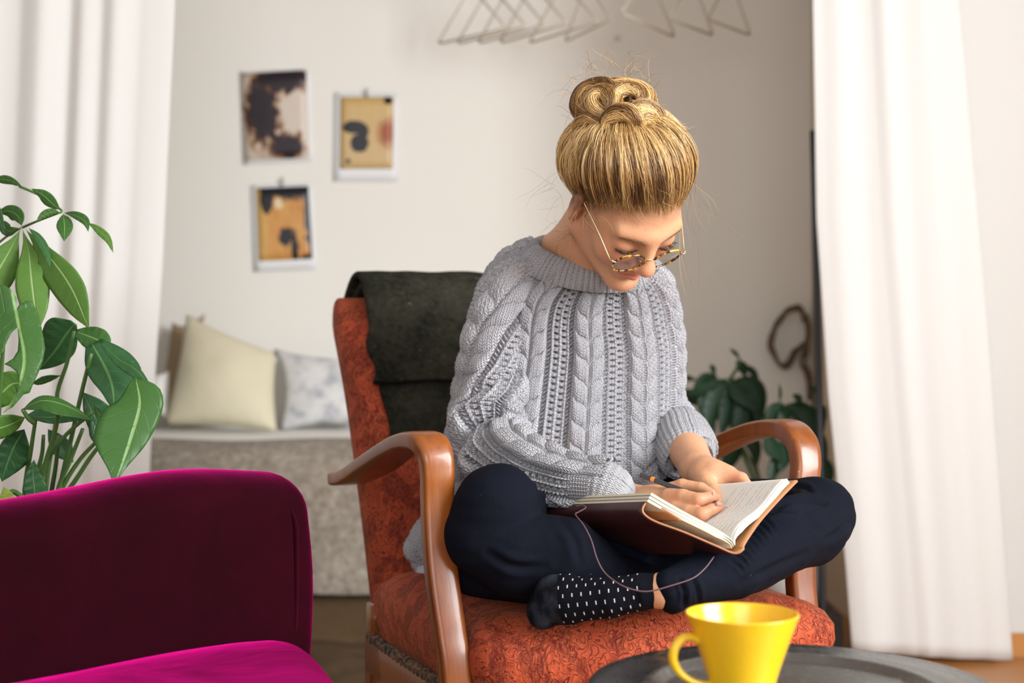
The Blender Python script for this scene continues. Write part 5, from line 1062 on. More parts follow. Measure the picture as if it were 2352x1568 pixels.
# ================================================================== ROUND GLASSES
g = N('tortoiseshell'); g.bsdf(g.ramp(g.noise(g.co(), 170, 2, 0.5), (0.42, (0.012, 0.008, 0.006)), (0.5, (0.16, 0.06, 0.008)), (0.58, (0.62, 0.36, 0.03))), 0.2, Coat_Weight=0.5); M['tortoise'] = g.m
M['gold'] = plain('pale_gold', (0.75, 0.60, 0.36), 0.25, Metallic=1.0)
g = N('lens'); tr = g.n('ShaderNodeBsdfTransparent'); gl = g.n('ShaderNodeBsdfGlossy'); gl.inputs['Roughness'].default_value = 0.02; fr_ = g.n('ShaderNodeFresnel'); fr_.inputs[0].default_value = 1.5; tr.inputs[0].default_value = (0.97, 0.96, 0.97, 1)
mx = g.n('ShaderNodeMixShader'); g.t.links.new(fr_.outputs[0], mx.inputs[0]); g.t.links.new(tr.outputs[0], mx.inputs[1]); g.t.links.new(gl.outputs[0], mx.inputs[2]); g.done(mx.outputs[0]); M['lens'] = g.m
gls = thing('eyeglasses', 'round tortoiseshell-rimmed glasses with thin gold temples low on her nose', 'glasses', H(0, .11, -.018))
GL = {}
for s in (-1, 1):
    cen = H(s * .0312 - .003, .1035, -.0175); nx = nrm(FX + RX * s * .10 - UX * .15); uy = nrm(UX - nx * UX.dot(nx)); ux = np.cross(uy, nx) * -1
    aa = np.linspace(0, 2 * np.pi, 49); ring = np.array([cen + ux * .0246 * math.cos(x) + uy * .0236 * math.sin(x) for x in aa[:-1]])
    Gt = []; 
    for i in range(48):
        rad = nrm(ring[i] - cen); Gt.append([ring[i] + rad * .0013 * math.cos(y) + nx * .0017 * math.sin(y) for y in np.linspace(0, 2 * np.pi, 8, endpoint=False)])
    rim = grid_obj('rim', np.array(Gt), M['tortoise'], gls, cu=True, cv=True)
    Ld = np.array([[cen + ux * .0244 * q_ * math.cos(x) + uy * .0234 * q_ * math.sin(x) + nx * .0018 * (1 - q_ * q_) for x in aa[:-1]] for q_ in (0.001, .25, .5, .75, 1)]); o = grid_obj('lens', Ld, M['lens'], rim, cv=True)
    GL[s] = (cen, ux, uy, nx)
    hg = cen + RX * s * .0235 + uy * .009; ear = H(s * .0805, .006, .012)
    tube('temple', [hg + RX * s * .001, hg + RX * s * .0065 - FX * .002, hg + RX * s * .0085 - FX * .012, hg * .5 + ear * .5 + RX * s * .003, ear], .00105, M['gold'], gls, 8, 30)
    ball('hinge', hg + RX * s * .006 - FX * .003, .0022, M['gold'], gls, 1)
    tube('nose_pad_arm', [cen - RX * s * .0215 + uy * -.002, cen - RX * s * .0205 - FX * .007 - uy * .004], .0007, M['gold'], gls, 6)
    ball('nose_pad', cen - RX * s * .0212 - FX * .008 - uy * .006, .0032, M['lens'], gls, 2, (.6, 1, 1))
l, r = GL[-1], GL[1]
tube('bridge', [l[0] + RX * .0235 + UX * .005, H(-.006, .1075, -.0095), H(.001, .1075, -.0095), r[0] - RX * .0235 + UX * .005], .0011, M['gold'], gls, 8, 20)
# ================================================================== JOURNAL, PENCIL
g = N('paper_page'); c = g.co(); g.bsdf(g.mix(g.noise(c, 25, 3), (0.72, 0.705, 0.66), (0.76, 0.745, 0.70)), 0.85); M['page'] = g.m
g = N('page_edge'); c = g.co(); w = g.noise(c, 420, 2); g.bsdf(g.mix(w, (0.50, 0.455, 0.34), (0.64, 0.60, 0.49)), 0.9); M['page_edge'] = g.m
g = N('burgundy_leather'); c = g.co(); n = g.noise(c, 30, 4); g.bsdf(g.mix(n, (0.026, 0.008, 0.010), (0.060, 0.020, 0.021)), 0.36, Normal=g.bump(g.noise(c, 260, 3), 0.0006, 0.5)); M['leather'] = g.m
g = N('tan_suede'); c = g.co(); n = g.noise(c, 40, 4); g.bsdf(g.mix(n, (0.40, 0.17, 0.055), (0.52, 0.26, 0.10)), 0.75); M['suede'] = g.m
g = N('cut_leather_edge'); g.bsdf(g.mix(g.noise(g.co(), 200, 2), (0.33, 0.125, 0.055), (0.46, 0.20, 0.10)), 0.7); M['leather_edge'] = g.m
Gh = P(1690, 1250, 1.862); Fh = P(1812, 1101, 1.93); Ff = P(1622, 1116, 2.115); LV = Ff - Fh
Lh = P(1497, 1131, 1.905); Lf = P(1278, 1141, 2.10); LVl = Lf - Lh
jn = thing('journal', 'open leather-bound journal with handwritten pages resting across her lap', 'book', (Gh + Fh + Ff) / 3 - UP * 0.05)
def block(name, rim, thk, Lv0, Lv1, nl, mat, par, ntilt):
    """page block: rim = profile along the head edge (k,3); swept along the length; thickness downward along ntilt"""
    k = len(rim); w = np.linspace(0, 1, k)[:, None]; Lr = Lv0 * (1 - w) + Lv1 * w
    top = rim; bot = rim + ntilt * thk[:, None]; prof = np.concatenate([top, bot[::-1]]); Lp = np.concatenate([Lr, Lr[::-1]])
    G = np.stack([prof + Lp * t for t in np.linspace(0, 1, nl)]); return grid_obj(name, G, mat, par, cv=True, caps=True, smooth=False)
wv = nrm(Fh - Gh); pn = nrm(np.cross(wv, nrm(LV))); pn = pn * np.sign(pn[2])      # page normal, up
u = np.linspace(0, 1, 26)
rimR = Gh + (Fh - Gh) * u[:, None] + pn * (0.010 * np.sin(np.pi * u ** 0.6) * (1 - u) + 0.002 * np.sin(u * 9))[:, None] + nrm(LV) * 0.003
blkR = block('page_block', rimR, 0.0066 * np.clip(u * 6, .25, 1), LV, LV, 3, M['page_edge'], jn, -pn)
# written page: its own sheet, a little proud of the block
NG = 40; uu = np.linspace(0, 1, NG); ll = np.linspace(-0.004, 1.0, NG)
def pageP(a, l):
    a = np.asarray(a, float); l = np.asarray(l, float)
    return Gh + (Fh - Gh) * a[..., None] + pn * (0.010 * np.sin(np.pi * np.clip(a, 0, 1) ** 0.6) * (1 - a) + 0.002 * np.sin(a * 9) + 0.0009)[..., None] + nrm(LV) * 0.003 + LV * l[..., None]
A_, L_ = np.meshgrid(uu, ll); G = pageP(A_, L_); o = grid_obj('page', G, M['page'], jn); md = o.modifiers.new('t', 'SOLIDIFY'); md.thickness = 0.0003
A_, L_ = np.meshgrid(np.linspace(0.02, 0.985, NG), np.linspace(0.02, 0.995, NG)); G = pageP(A_, L_) + pn * (0.0006 + 0.003 * np.clip(A_ - .85, 0, 1) ** 1.0)[..., None]; o = grid_obj('page', G, M['page'], jn); md = o.modifiers.new('t', 'SOLIDIFY'); md.thickness = 0.0003
# handwriting: rows of joined script strokes running across the page
rs = random.Random(5); V, Fc = [], []
def stroke(pts, w):
    pts = np.asarray(pts); t = nrm(np.gradient(pts, axis=0)); sd = np.cross(t, pn); b = len(V)
    for p_, s_ in zip(pts, sd): V.append(p_ + s_ * w); V.append(p_ - s_ * w)
    for i in range(len(pts) - 1): Fc.append((b + 2 * i, b + 2 * i + 1, b + 2 * i + 3, b + 2 * i + 2))
def row(l, a0, a1):
    a = a0
    while a < a1 - 0.03:
        ln = rs.uniform(.05, .17); e = min(a1, a + ln); k = max(8, int((e - a) * 240)); x = np.linspace(a, e, k); ph = rs.uniform(0, 6)
        amp = 0.0036 * np.array([rs.choice([.5, .6, .7, 1.6]) for _ in range(k)]); y = l + amp * np.sin(np.arange(k) * 1.9 + ph)
        x = x + 0.004 * np.sin(np.arange(k) * 1.9 + ph + 1.2); G = pageP(x, y) + pn * (0.0007 + 0.003 * np.clip(x - .85, 0, 1) + .0002)[:, None]; stroke(G, 0.00017); a = e + rs.uniform(.018, .045)
l = 0.075; k = 0
while l < 0.60:
    a1 = rs.uniform(.86, .94) if rs.random() < .7 else rs.uniform(.45, .75)
    row(l, 0.10 + rs.uniform(0, .02), a1 if l < .52 else .42); l += 0.047; k += 1
M['ink'] = plain('graphite', (0.22, 0.20, 0.19), 0.6)
mesh_np('handwriting', np.array(V), Fc, M['ink'], jn)
# other half: three stitched signatures, fanned
lv = nrm(Lh - Gh); ln_ = nrm(np.cross(nrm(LVl), lv)); ln_ = ln_ * np.sign(ln_[2])
for s_ in range(3):
    off = -ln_ * (0.0050 * s_) + nrm(LVl) * (0.0 + 0.001 * s_); st_ = Gh + wv * (-0.002 - 0.002 * s_) + off * 0.22 + V3(0, 0, .001); en = Lh + off + lv * (-0.0015 * s_)
    rim = st_ + (en - st_) * u[:, None] + ln_ * (0.0075 * np.sin(np.pi * u ** 0.55) * (1 - u))[:, None]
    block('page_block', rim, 0.0041 * np.clip(u * 5, 0.22, 1), LV, LVl, 3, M['page_edge'], jn, -ln_)
# cover: one long wrap of leather with its flap folded back in
cp = [P(1829, 1104, 1.93), P(1790, 1144, 1.912), P(1743, 1197, 1.887), P(1708, 1248, 1.864), P(1704, 1262, 1.858), P(1684, 1270, 1.858), P(1640, 1252, 1.864), P(1570, 1222, 1.876), P(1510, 1200, 1.888), P(1484, 1186, 1.895), P(1474, 1172, 1.899), P(1480, 1157, 1.903), P(1492, 1152, 1.904), P(1520, 1168, 1.895), P(1562, 1194, 1.884)]
cpp = cr(cp, 110); tL = np.clip((np.arange(110) / 109 - 0.30) / 0.3, 0, 1)[:, None]; CL = (LV * (1 - tL) + LVl * tL) * 1.01; b0 = nrm(LV) * -0.0028
Gc = np.stack([cpp + b0 + CL * t * (1 - 0.75 * np.clip((np.arange(110) / 109 - .90) / .1, 0, 1) * 0)[:, None] for t in np.linspace(0, 1, 24)])
Gc[:, -14:] = Gc[:, -14:]   # flap
o = grid_obj('cover', Gc, [M['leather'], M['suede'], M['leather_edge']], jn)
md = o.modifiers.new('t', 'SOLIDIFY'); md.thickness = 0.0028; md.offset = 0.0; md.material_offset = 1; md.material_offset_rim = 2
# leather cord looped through the cover and hanging over her shins
cord = [P(1322, 1163, 1.97), P(1338, 1160, 1.965), P(1345, 1166, 1.96), P(1330, 1175, 1.955), P(1322, 1182, 1.93), P(1340, 1205, 1.90), P(1358, 1240, 1.885), P(1372, 1285, 1.872), P(1392, 1318, 1.862), P(1430, 1345, 1.845), P(1470, 1357, 1.838), P(1500, 1356, 1.836), P(1540, 1345, 1.836), P(1590, 1328, 1.842), P(1618, 1306, 1.853), P(1640, 1278, 1.868)]
tube('leather_cord', cord, 0.0010, plain('cord', (0.11, 0.055, 0.065), 0.5), jn, 8, 120)
# pencil
tip = P(1672, 1166, 1.978); tip = tip + pn * 0.0; end = P(1471, 1090, 2.052); ax = nrm(end - tip); Lp = np.linalg.norm(end - tip)
pc = thing('pencil', 'black hexagonal pencil with an orange band held in her right hand', 'pencil', tip)
hexp = np.array([(math.cos(a), math.sin(a)) for a in np.radians(np.arange(0, 360, 60) + 12)])
M['pencil'] = plain('pencil_black', (0.02, 0.02, 0.024), 0.25, Coat_Weight=0.6); M['orange'] = plain('orange_band', (0.85, 0.22, 0.02), 0.35); M['woodtip'] = plain('sharpened_wood', (0.62, 0.38, 0.17), 0.7)
def seg(name, a, b, r0, r1, mat): 
    q = [tip + ax * a, tip + ax * (a * .5 + b * .5), tip + ax * b]; return grid_obj(name, tube_grid(np.array(q), np.array([r0, (r0 + r1) / 2, r1]), prof=hexp, up=UP), mat, pc, cv=True, caps=True, smooth=False)
seg('graphite_point', 0.0, 0.004, 0.0002, 0.0008, M['ink']); seg('sharpened_cone', 0.004, 0.018, 0.0008, 0.0036, M['woodtip']); seg('barrel', 0.018, Lp - 0.024, 0.0037, 0.0037, M['pencil']); seg('band', Lp - 0.024, Lp - 0.018, 0.00375, 0.00375, M['orange']); seg('barrel_end', Lp - 0.018, Lp, 0.0037, 0.0036, M['pencil'])
# ================================================================== VELVET SOFA
g = N('magenta_velvet'); c = g.co(); n = g.noise(c, 6, 4, 0.6, dist=0.8); f = g.noise(c, 500, 2)
base = g.mix(n, (0.005, 0.0001, 0.0008), (0.022, 0.0002, 0.0035))
p = g.bsdf(base, 0.85, Normal=g.bump(g.math('ADD', n, g.math('MULTIPLY', f, 0.08)), 0.006, 0.5), Sheen_Weight=g.ramp(n, (0.3, 0.55), (0.7, 1.0)), Sheen_Roughness=0.34); g.put(p.inputs['Sheen Tint'], (0.82, 0.006, 0.26)); p.inputs['Specular IOR Level'].default_value = 0.05; M['velvet'] = g.m
SO = V3(-0.293, 2.0, 0); ST = nrm(V3(.647, .763, 0)); SN = nrm(V3(.763, -.647, 0))
def SF(q, n, z): return SO - ST * q + SN * n + UP * z
sofa = thing('sofa', 'deep magenta velvet sofa with a rounded backrest in the left foreground', 'sofa', SF(0.45, 0.1, 0))
def ztop(q): return 0.655 + 0.022 * math.exp(-((q - 0.17) / 0.17) ** 2) - 0.10 * (q - 0.45) * (q > 0.45) * 0
qs = np.concatenate([np.linspace(-0.0225, 0.014, 14), np.linspace(0.03, 1.05, 42)])
G = []
for q in qs:
    e = np.clip((0.014 - q) / 0.0365, 0, 1); sc = max(.30, math.sqrt(max(0.0, 1 - e ** 3)))
    zt = ztop(q) - 0.032 * (1 - math.sqrt(max(0, 1 - e * e))); pr = []; r = 0.045
    nf = (sc - 1) * .05; nb = -.144 + (1 - sc) * .05
    for z in np.linspace(0.30, zt - r, 12): pr.append((nf + 0.008 * math.sin((z - .3) / .35 * math.pi) * sc, z))
    z1 = pr[-1][0]
    for a in np.linspace(0, math.pi, 14)[1:-1]: pr.append(((z1 + nb) / 2 + (z1 - nb) / 2 * math.cos(a), zt - r + r * math.sin(a)))
    for z in np.linspace(zt - r, 0.30, 8): pr.append((nb, z))
    G.append([SF(q - 0.012 * e * math.sin(max(0, min(1, (z - .38) / .27)) * math.pi), a, z) for a, z in pr])
G = np.array(G); cn = G[0].mean(0); G = np.concatenate([np.stack([cn + (G[0] - cn) * f_ + ST * .003 * (1 - f_) for f_ in (.04, .5, .9)]), G]); G = G + SN * (0.004 * vnoise(G, 8, 3))[..., None]
grid_obj('backrest', G, M['velvet'], sofa, cv=True, caps=True)
pipe = [SF(0.024, 0.003, 0.40), SF(0.021, 0.007, 0.48), SF(0.019, 0.006, 0.57), SF(0.020, 0.002, 0.603), SF(0.032, -0.010, 0.632), SF(0.05, -0.03, 0.646), SF(0.06, -0.06, 0.648)]
tube('piping', pipe, 0.0035, M['velvet'], sofa, 8, 50)
# seat cushion: domed top with rounded end
def cush(q, n):  # top height
    return 0.452 + 0.006 * math.sin(n * 6)
nq, nn_ = 70, 40; G = np.zeros((nn_, nq, 3))
base_pts = []
ang = np.linspace(0, 2 * np.pi, 160, endpoint=False)
def sup(a, ex): return np.sign(a) * np.abs(a) ** (2 / ex)
Sx = sup(np.cos(ang), 6); Sy = sup(np.sin(ang), 6); rings_ = []
for z, s in ((0.26, .97), (0.30, 1.0), (0.36, 1.012), (0.395, 1.01), (0.42, .995), (0.437, .965), (0.448, .92), (0.455, .85), (0.460, .72), (0.463, .5), (0.464, .2)):
    n = 0.305 + Sy * (0.335 - (1 - s) * 0.30); ins = (1 - s) * 0.30; qe = 0.015 + 0.66 * np.maximum(n - 0.03, 0) + ins; q = qe + (Sx + 1) / 2 * (1.06 - ins - qe)
    rings_.append(np.stack([SF(a, b, z) for a, b in zip(q, n)]))
G = np.array(rings_); G[..., 2] += 0.006 * vnoise(G, 6, 5) * np.clip((G[..., 2] - .4) / .05, 0, 1)
grid_obj('seat_cushion', G, M['velvet'], sofa, cv=True, caps=True)
tube('cushion_piping', np.vstack([G[4], G[4][:1]])[::1], 0.0032, M['velvet'], sofa, 6)
box_pts = [(0.05, -0.10), (0.05, 0.58), (0.98, 0.58), (0.98, -0.10)]
bmv = np.array([SF(a, b, z) for z in (0.12, 0.285) for a, b in ((0.10, -0.12), (0.28, 0.56), (1.0, 0.56), (1.0, -0.12))])
mesh_np('base_frame', bmv, [(0, 1, 2, 3), (7, 6, 5, 4), (0, 4, 5, 1), (1, 5, 6, 2), (2, 6, 7, 3), (3, 7, 4, 0)], M['velvet'], sofa, smooth=False)
for a, b in ((0.14, -0.08), (0.32, 0.5), (0.95, 0.5), (0.95, -0.08)): tube('leg', [SF(a, b, 0.125), SF(a, b, 0.0)], [0.022, 0.014], M['varnish'], sofa, 10)
# ================================================================== SIDE TABLE WITH METAL TRAY, YELLOW CUP
g = N('worn_steel_tray'); c = g.co(); n = g.noise(c, 9, 5, 0.65); sc_ = g.noise(g.map(c, (300, 8, 8)), 1, 3); sc2 = g.noise(g.map(c, (8, 300, 8)), 1, 3); sp_ = g.noise(c, 70, 3)
rg_ = g.math('ADD', g.math('MULTIPLY', n, 0.30), g.math('MULTIPLY', g.math('MAXIMUM', sc_, sc2), 0.25))
col = g.mix(g.ramp(sp_, (0.62, 0.0), (0.7, 0.7)), g.mix(n, (0.13, 0.128, 0.125), (0.22, 0.215, 0.205)), (0.36, 0.35, 0.33))
g.bsdf(col, rg_, Metallic=0.9, Normal=g.bump(g.math('MAXIMUM', sc_, sc2), 0.0003, 0.4)); M['tray'] = g.m
TZ = 0.482; TC = V3(0.292, 1.478, 0)
tb = thing('side_table', 'small round side table under the metal tray, mostly below the frame', 'table', TC)
lathe('table_top', [(0.001, TZ - 0.022), (0.165, TZ - 0.022), (0.17, TZ - 0.016), (0.17, TZ - 0.006), (0.165, TZ), (0.001, TZ)], M['varnish'], tb, 64, TC)
for a in (90, 210, 330): tube('leg', [TC + V3(.09 * math.cos(math.radians(a)), .09 * math.sin(math.radians(a)), TZ - .02), TC + V3(.17 * math.cos(math.radians(a)), .17 * math.sin(math.radians(a)), 0)], [.015, .010], M['varnish'], tb, 10)
ty = thing('metal_tray', 'round worn grey metal tray with a raised ring, under the yellow cup', 'tray', TC + UP * TZ)
tp = [(0.001, TZ + .001), (0.19, TZ + .001), (0.212, TZ + .006), (0.2135, TZ + .008), (0.212, TZ + .0095), (0.196, TZ + .0085), (0.160, TZ + .0075), (0.1555, TZ + .0115), (0.150, TZ + .0125), (0.143, TZ + .0105), (0.137, TZ + .0055), (0.131, TZ + .0042), (0.001, TZ + .004)]
lathe('tray_dish', tp, M['tray'], ty, 128, TC)
MC = V3(0.2365, 1.462, TZ + .0045)
g = N('yellow_plastic'); c = g.co(); n = g.noise(c, 40, 3); g.bsdf(g.mix(n, (0.74, 0.45, 0.006), (0.78, 0.49, 0.010)), g.ramp(g.noise(c, 15, 3), (0.3, 0.24), (0.7, 0.34)), Subsurface_Weight=0.12, Subsurface_Scale=0.01, Coat_Weight=0.2); M['yellow'] = g.m
cu = thing('teacup', 'bright yellow plastic cup with a loop handle standing on the metal tray', 'cup', MC)
pf = [(0.001, 0.0015), (0.030, 0.0), (0.0345, 0.0005), (0.0352, 0.004), (0.0338, 0.009), (0.0350, 0.017), (0.0400, 0.033), (0.0465, 0.052), (0.0530, 0.070), (0.0575, 0.0825), (0.0580, 0.0838), (0.0576, 0.0848), (0.0566, 0.0848), (0.0555, 0.0835), (0.0510, 0.070), (0.0445, 0.052), (0.0380, 0.033), (0.0325, 0.018), (0.0300, 0.009), (0.001, 0.006)]
lathe('cup_body', cr(np.array(pf), 90), M['yellow'], cu, 96, MC)
hd = nrm(V3(-0.97, -0.22, 0)); hp = [(0.047, 0.0585), (0.056, 0.0625), (0.066, 0.0605), (0.0735, 0.051), (0.0745, 0.039), (0.068, 0.027), (0.056, 0.018), (0.044, 0.0145), (0.034, 0.0135)]
tube('handle', [MC + hd * a + UP * b for a, b in hp], [(0.0068, 0.0042), (0.0062, 0.0042), (0.0058, 0.0045), (0.0056, 0.0048), (0.0056, 0.0046), (0.0056, 0.004), (0.0058, 0.0034), (0.006, 0.003), (0.006, 0.003)], M['yellow'], cu, 14, 50, up=np.cross(hd, UP))
# ================================================================== HOUSEPLANTS BEHIND THE SOFA, LEFT
YP = 2.42
mo = thing('money_tree', 'money tree with palmate pale green leaves at the left edge, before the white curtain', 'houseplant', (-0.882, 2.358, 0))
pot(mo, -0.882, 2.358, 0.0, 0.34, 0.12, 0.16, M['pot_grey'])
tube('trunk', [V3(-0.882, 2.358, 0.30), V3(-0.872, 2.34, 0.6), V3(-0.85, 2.31, 0.85), P(-60, 620, 2.25)], [0.018, 0.016, 0.012, 0.006], M['stem_dark'], mo, 10, 24)
for s in ([(-60, 620), (0, 555), (50, 522)], [(52, 522), (85, 508), (138, 488)], [(45, 428), (90, 448), (138, 480), (140, 488)], [(-40, 560), (-20, 520), (6, 500)]): stem(mo, s, (2.205, 2.160), 0.0022, 0.0016, M['stem'])
LP_ = M['leaf_pale']; LM = M['leaf_mid']; LD = M['leaf_deep']
def W(*a): return list(a)
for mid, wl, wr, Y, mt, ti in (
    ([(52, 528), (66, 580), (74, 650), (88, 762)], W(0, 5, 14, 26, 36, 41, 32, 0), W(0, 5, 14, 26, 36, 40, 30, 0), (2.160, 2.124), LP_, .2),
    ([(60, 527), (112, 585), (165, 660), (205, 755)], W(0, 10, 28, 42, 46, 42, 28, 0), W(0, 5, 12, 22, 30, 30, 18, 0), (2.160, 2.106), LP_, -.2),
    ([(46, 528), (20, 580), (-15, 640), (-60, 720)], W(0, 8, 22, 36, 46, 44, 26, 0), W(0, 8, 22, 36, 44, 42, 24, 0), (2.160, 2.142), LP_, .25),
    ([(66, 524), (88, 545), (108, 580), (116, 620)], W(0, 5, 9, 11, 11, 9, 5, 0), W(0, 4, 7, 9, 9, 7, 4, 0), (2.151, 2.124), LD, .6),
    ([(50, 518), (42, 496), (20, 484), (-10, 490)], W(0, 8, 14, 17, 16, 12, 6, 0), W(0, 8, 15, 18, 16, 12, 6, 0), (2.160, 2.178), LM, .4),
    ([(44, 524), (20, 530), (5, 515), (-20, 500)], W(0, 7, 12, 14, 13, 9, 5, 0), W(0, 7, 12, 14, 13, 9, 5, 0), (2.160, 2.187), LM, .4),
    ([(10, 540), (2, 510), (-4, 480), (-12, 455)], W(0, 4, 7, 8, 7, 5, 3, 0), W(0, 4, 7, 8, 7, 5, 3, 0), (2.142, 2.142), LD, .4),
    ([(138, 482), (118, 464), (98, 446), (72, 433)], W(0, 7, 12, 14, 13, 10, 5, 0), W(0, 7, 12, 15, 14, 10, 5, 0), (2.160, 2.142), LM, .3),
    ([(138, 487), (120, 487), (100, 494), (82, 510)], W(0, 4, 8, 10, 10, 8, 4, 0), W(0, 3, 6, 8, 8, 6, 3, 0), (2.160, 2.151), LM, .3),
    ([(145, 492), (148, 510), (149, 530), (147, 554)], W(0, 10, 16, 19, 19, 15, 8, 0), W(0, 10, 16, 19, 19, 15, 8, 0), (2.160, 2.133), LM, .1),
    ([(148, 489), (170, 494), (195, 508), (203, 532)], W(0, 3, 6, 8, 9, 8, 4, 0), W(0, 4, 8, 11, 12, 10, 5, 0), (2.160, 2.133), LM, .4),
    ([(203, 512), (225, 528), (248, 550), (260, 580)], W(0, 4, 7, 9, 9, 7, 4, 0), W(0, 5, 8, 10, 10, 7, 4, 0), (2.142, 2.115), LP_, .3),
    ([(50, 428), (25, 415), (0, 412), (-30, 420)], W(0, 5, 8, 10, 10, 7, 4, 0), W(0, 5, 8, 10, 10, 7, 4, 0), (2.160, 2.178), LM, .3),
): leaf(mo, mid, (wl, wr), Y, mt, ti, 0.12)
def poly_leaf(par, outline, mid, Y, mat, tilt, cup):
    """a leaf with lobes and a tear: outline in px, midrib from base to tip"""
    bm = bmesh.new(); vs = [bm.verts.new((x, y, 0)) for x, y in outline]; bm.faces.new(vs); bmesh.ops.triangulate(bm, faces=bm.faces[:])
    for _ in range(3): bmesh.ops.subdivide_edges(bm, edges=[e for e in bm.edges if e.calc_length() > 9], cuts=1); bmesh.ops.triangulate(bm, faces=bm.faces[:])
    p = np.array([v.co[:2] for v in bm.verts]); fs = [[v.index for v in f.verts] for f in bm.faces]; bm.free()
    m = cr(np.array(mid, float), 40); k = np.argmin(((p[:, None] - m[None]) ** 2).sum(2), 1); tg = nrm(np.gradient(m, axis=0)); r = p - m[k]; sd = r[:, 0] * tg[k, 1] - r[:, 1] * tg[k, 0]; t = k / 39
    Yv = Y[0] + (Y[1] - Y[0]) * t; a = sd / FPX * Yv; d = a * tilt + cup * np.abs(a) ** 1.5 * 4
    v = np.stack([P(p[i, 0], p[i, 1], Yv[i] + d[i]) for i in range(len(p))]); o = mesh_np('leaf', v, fs, mat, par, uv=np.stack([.5 + sd / 130, t], 1)); md = o.modifiers.new('t', 'SOLIDIFY'); md.thickness = 0.0006
ph = thing('philodendron', 'bushy philodendron with large glossy split leaves rising behind the magenta sofa', 'houseplant', (-0.72, 2.214, 0))
pot(ph, -0.72, 2.214, 0.0, 0.42, 0.12, 0.155, M['pot_dark'])
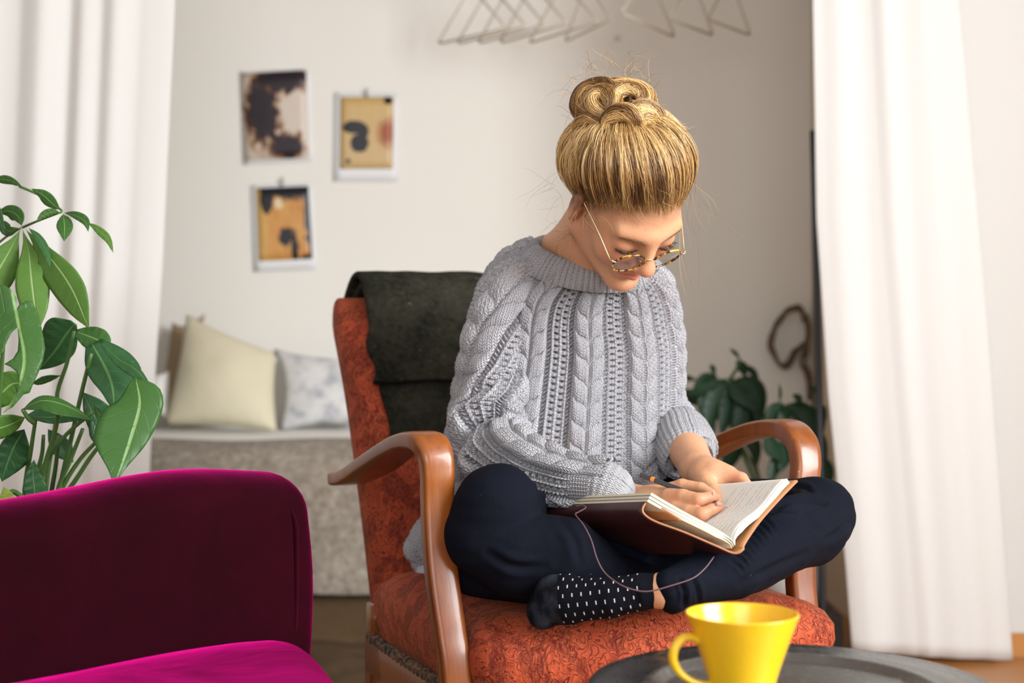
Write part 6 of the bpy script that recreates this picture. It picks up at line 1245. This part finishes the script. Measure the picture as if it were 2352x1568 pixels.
for mid, wl, wr, Y, mt, ti, cu_ in (
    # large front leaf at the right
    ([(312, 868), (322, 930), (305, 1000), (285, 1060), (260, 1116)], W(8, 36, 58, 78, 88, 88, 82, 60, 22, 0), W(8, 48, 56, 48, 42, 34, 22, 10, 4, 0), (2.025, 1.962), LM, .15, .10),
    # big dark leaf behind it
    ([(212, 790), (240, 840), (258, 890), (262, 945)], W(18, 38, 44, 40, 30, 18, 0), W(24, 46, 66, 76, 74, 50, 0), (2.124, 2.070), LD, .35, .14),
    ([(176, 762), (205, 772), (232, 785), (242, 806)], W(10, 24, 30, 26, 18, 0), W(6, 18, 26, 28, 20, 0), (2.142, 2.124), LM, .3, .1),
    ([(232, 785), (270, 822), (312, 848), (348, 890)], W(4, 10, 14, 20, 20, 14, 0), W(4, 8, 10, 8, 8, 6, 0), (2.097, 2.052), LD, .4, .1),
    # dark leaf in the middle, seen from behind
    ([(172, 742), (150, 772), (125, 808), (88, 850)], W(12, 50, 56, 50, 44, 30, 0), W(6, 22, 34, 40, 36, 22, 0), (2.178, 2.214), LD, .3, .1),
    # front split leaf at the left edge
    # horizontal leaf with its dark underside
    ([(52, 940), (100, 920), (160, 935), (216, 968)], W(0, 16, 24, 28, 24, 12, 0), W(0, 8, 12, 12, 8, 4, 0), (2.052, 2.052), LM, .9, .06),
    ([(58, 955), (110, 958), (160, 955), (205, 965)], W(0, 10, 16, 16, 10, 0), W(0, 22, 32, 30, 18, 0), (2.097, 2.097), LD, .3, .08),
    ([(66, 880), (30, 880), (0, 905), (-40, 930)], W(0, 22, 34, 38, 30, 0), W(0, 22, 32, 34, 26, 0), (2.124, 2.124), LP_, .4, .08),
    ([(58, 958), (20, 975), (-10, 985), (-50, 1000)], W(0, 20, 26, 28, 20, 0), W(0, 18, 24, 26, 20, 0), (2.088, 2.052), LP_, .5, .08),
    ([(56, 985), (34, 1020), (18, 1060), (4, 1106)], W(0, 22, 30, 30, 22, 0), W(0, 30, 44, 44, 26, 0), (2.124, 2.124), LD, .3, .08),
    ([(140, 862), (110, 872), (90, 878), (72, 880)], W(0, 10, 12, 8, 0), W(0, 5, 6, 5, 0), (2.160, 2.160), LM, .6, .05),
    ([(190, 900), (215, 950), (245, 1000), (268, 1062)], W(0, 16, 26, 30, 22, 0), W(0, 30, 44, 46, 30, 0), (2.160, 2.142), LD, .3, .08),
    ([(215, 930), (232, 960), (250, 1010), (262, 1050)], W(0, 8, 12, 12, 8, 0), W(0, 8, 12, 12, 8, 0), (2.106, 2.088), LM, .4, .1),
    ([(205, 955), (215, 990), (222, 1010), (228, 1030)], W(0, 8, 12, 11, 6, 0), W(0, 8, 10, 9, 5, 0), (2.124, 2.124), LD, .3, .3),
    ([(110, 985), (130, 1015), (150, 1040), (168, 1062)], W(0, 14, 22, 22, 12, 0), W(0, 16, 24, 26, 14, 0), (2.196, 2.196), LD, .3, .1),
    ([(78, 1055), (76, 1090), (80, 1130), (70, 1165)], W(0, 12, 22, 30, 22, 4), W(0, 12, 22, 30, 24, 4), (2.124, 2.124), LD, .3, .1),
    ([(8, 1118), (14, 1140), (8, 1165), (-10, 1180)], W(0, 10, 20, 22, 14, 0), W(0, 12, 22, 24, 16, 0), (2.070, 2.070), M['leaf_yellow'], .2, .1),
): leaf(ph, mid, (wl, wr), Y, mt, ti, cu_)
poly_leaf(ph, [(37, 712), (44, 700), (60, 691), (74, 692), (84, 712), (94, 745), (100, 775), (104, 800), (99, 828), (88, 856), (76, 882), (68, 902), (54, 906), (44, 918), (30, 934), (8, 948), (26, 922), (40, 898), (45, 876), (38, 854), (24, 842), (10, 836), (30, 824), (41, 806), (43, 780), (40, 752), (28, 762), (18, 780), (8, 806), (-10, 826), (-36, 800), (-44, 740), (-36, 690), (-14, 658), (8, 654), (26, 664), (38, 684)], [(37, 712), (46, 760), (56, 810), (52, 860), (24, 925)], (2.02, 1.98), LM, .2, .25)
base = P(105, 1230, 2.46)
for pts, Y in (([(170, 760), (155, 830), (132, 900), (130, 960), (110, 1080), (95, 1240)], (2.160, 2.214)), ([(210, 812), (190, 890), (165, 1000), (140, 1110), (120, 1240)], (2.097, 2.196)), ([(258, 990), (215, 1040), (175, 1100), (135, 1160), (112, 1240)], (2.070, 2.196)), ([(135, 930), (128, 985), (105, 1060), (85, 1150), (78, 1240)], (2.052, 2.196)), ([(215, 945), (150, 1000), (100, 1070), (60, 1150), (45, 1240)], (2.088, 2.196)), ([(82, 960), (70, 1040), (60, 1100), (52, 1200)], (2.097, 2.196)), ([(10, 760), (4, 840), (-2, 930), (-10, 1040)], (2.070, 2.160)), ([(190, 985), (160, 1060), (135, 1120), (112, 1230)], (2.124, 2.196)), ([(135, 1000), (128, 1070), (118, 1130), (105, 1230)], (2.142, 2.205)), ([(225, 1010), (180, 1060), (140, 1130), (118, 1230)], (2.124, 2.205)), ([(100, 1000), (95, 1050), (74, 1120), (62, 1220)], (2.142, 2.205)), ([(52, 940), (65, 960), (78, 970)], (2.052, 2.070)), ([(20, 1165), (18, 1145), (30, 1128), (60, 1150)], (2.070, 2.124)), ([(262, 1010), (300, 930), (312, 880)], (2.070, 2.034))):
    k = len(pts); stem(ph, pts, Y, 0.0028, 0.0042, M['stem'])
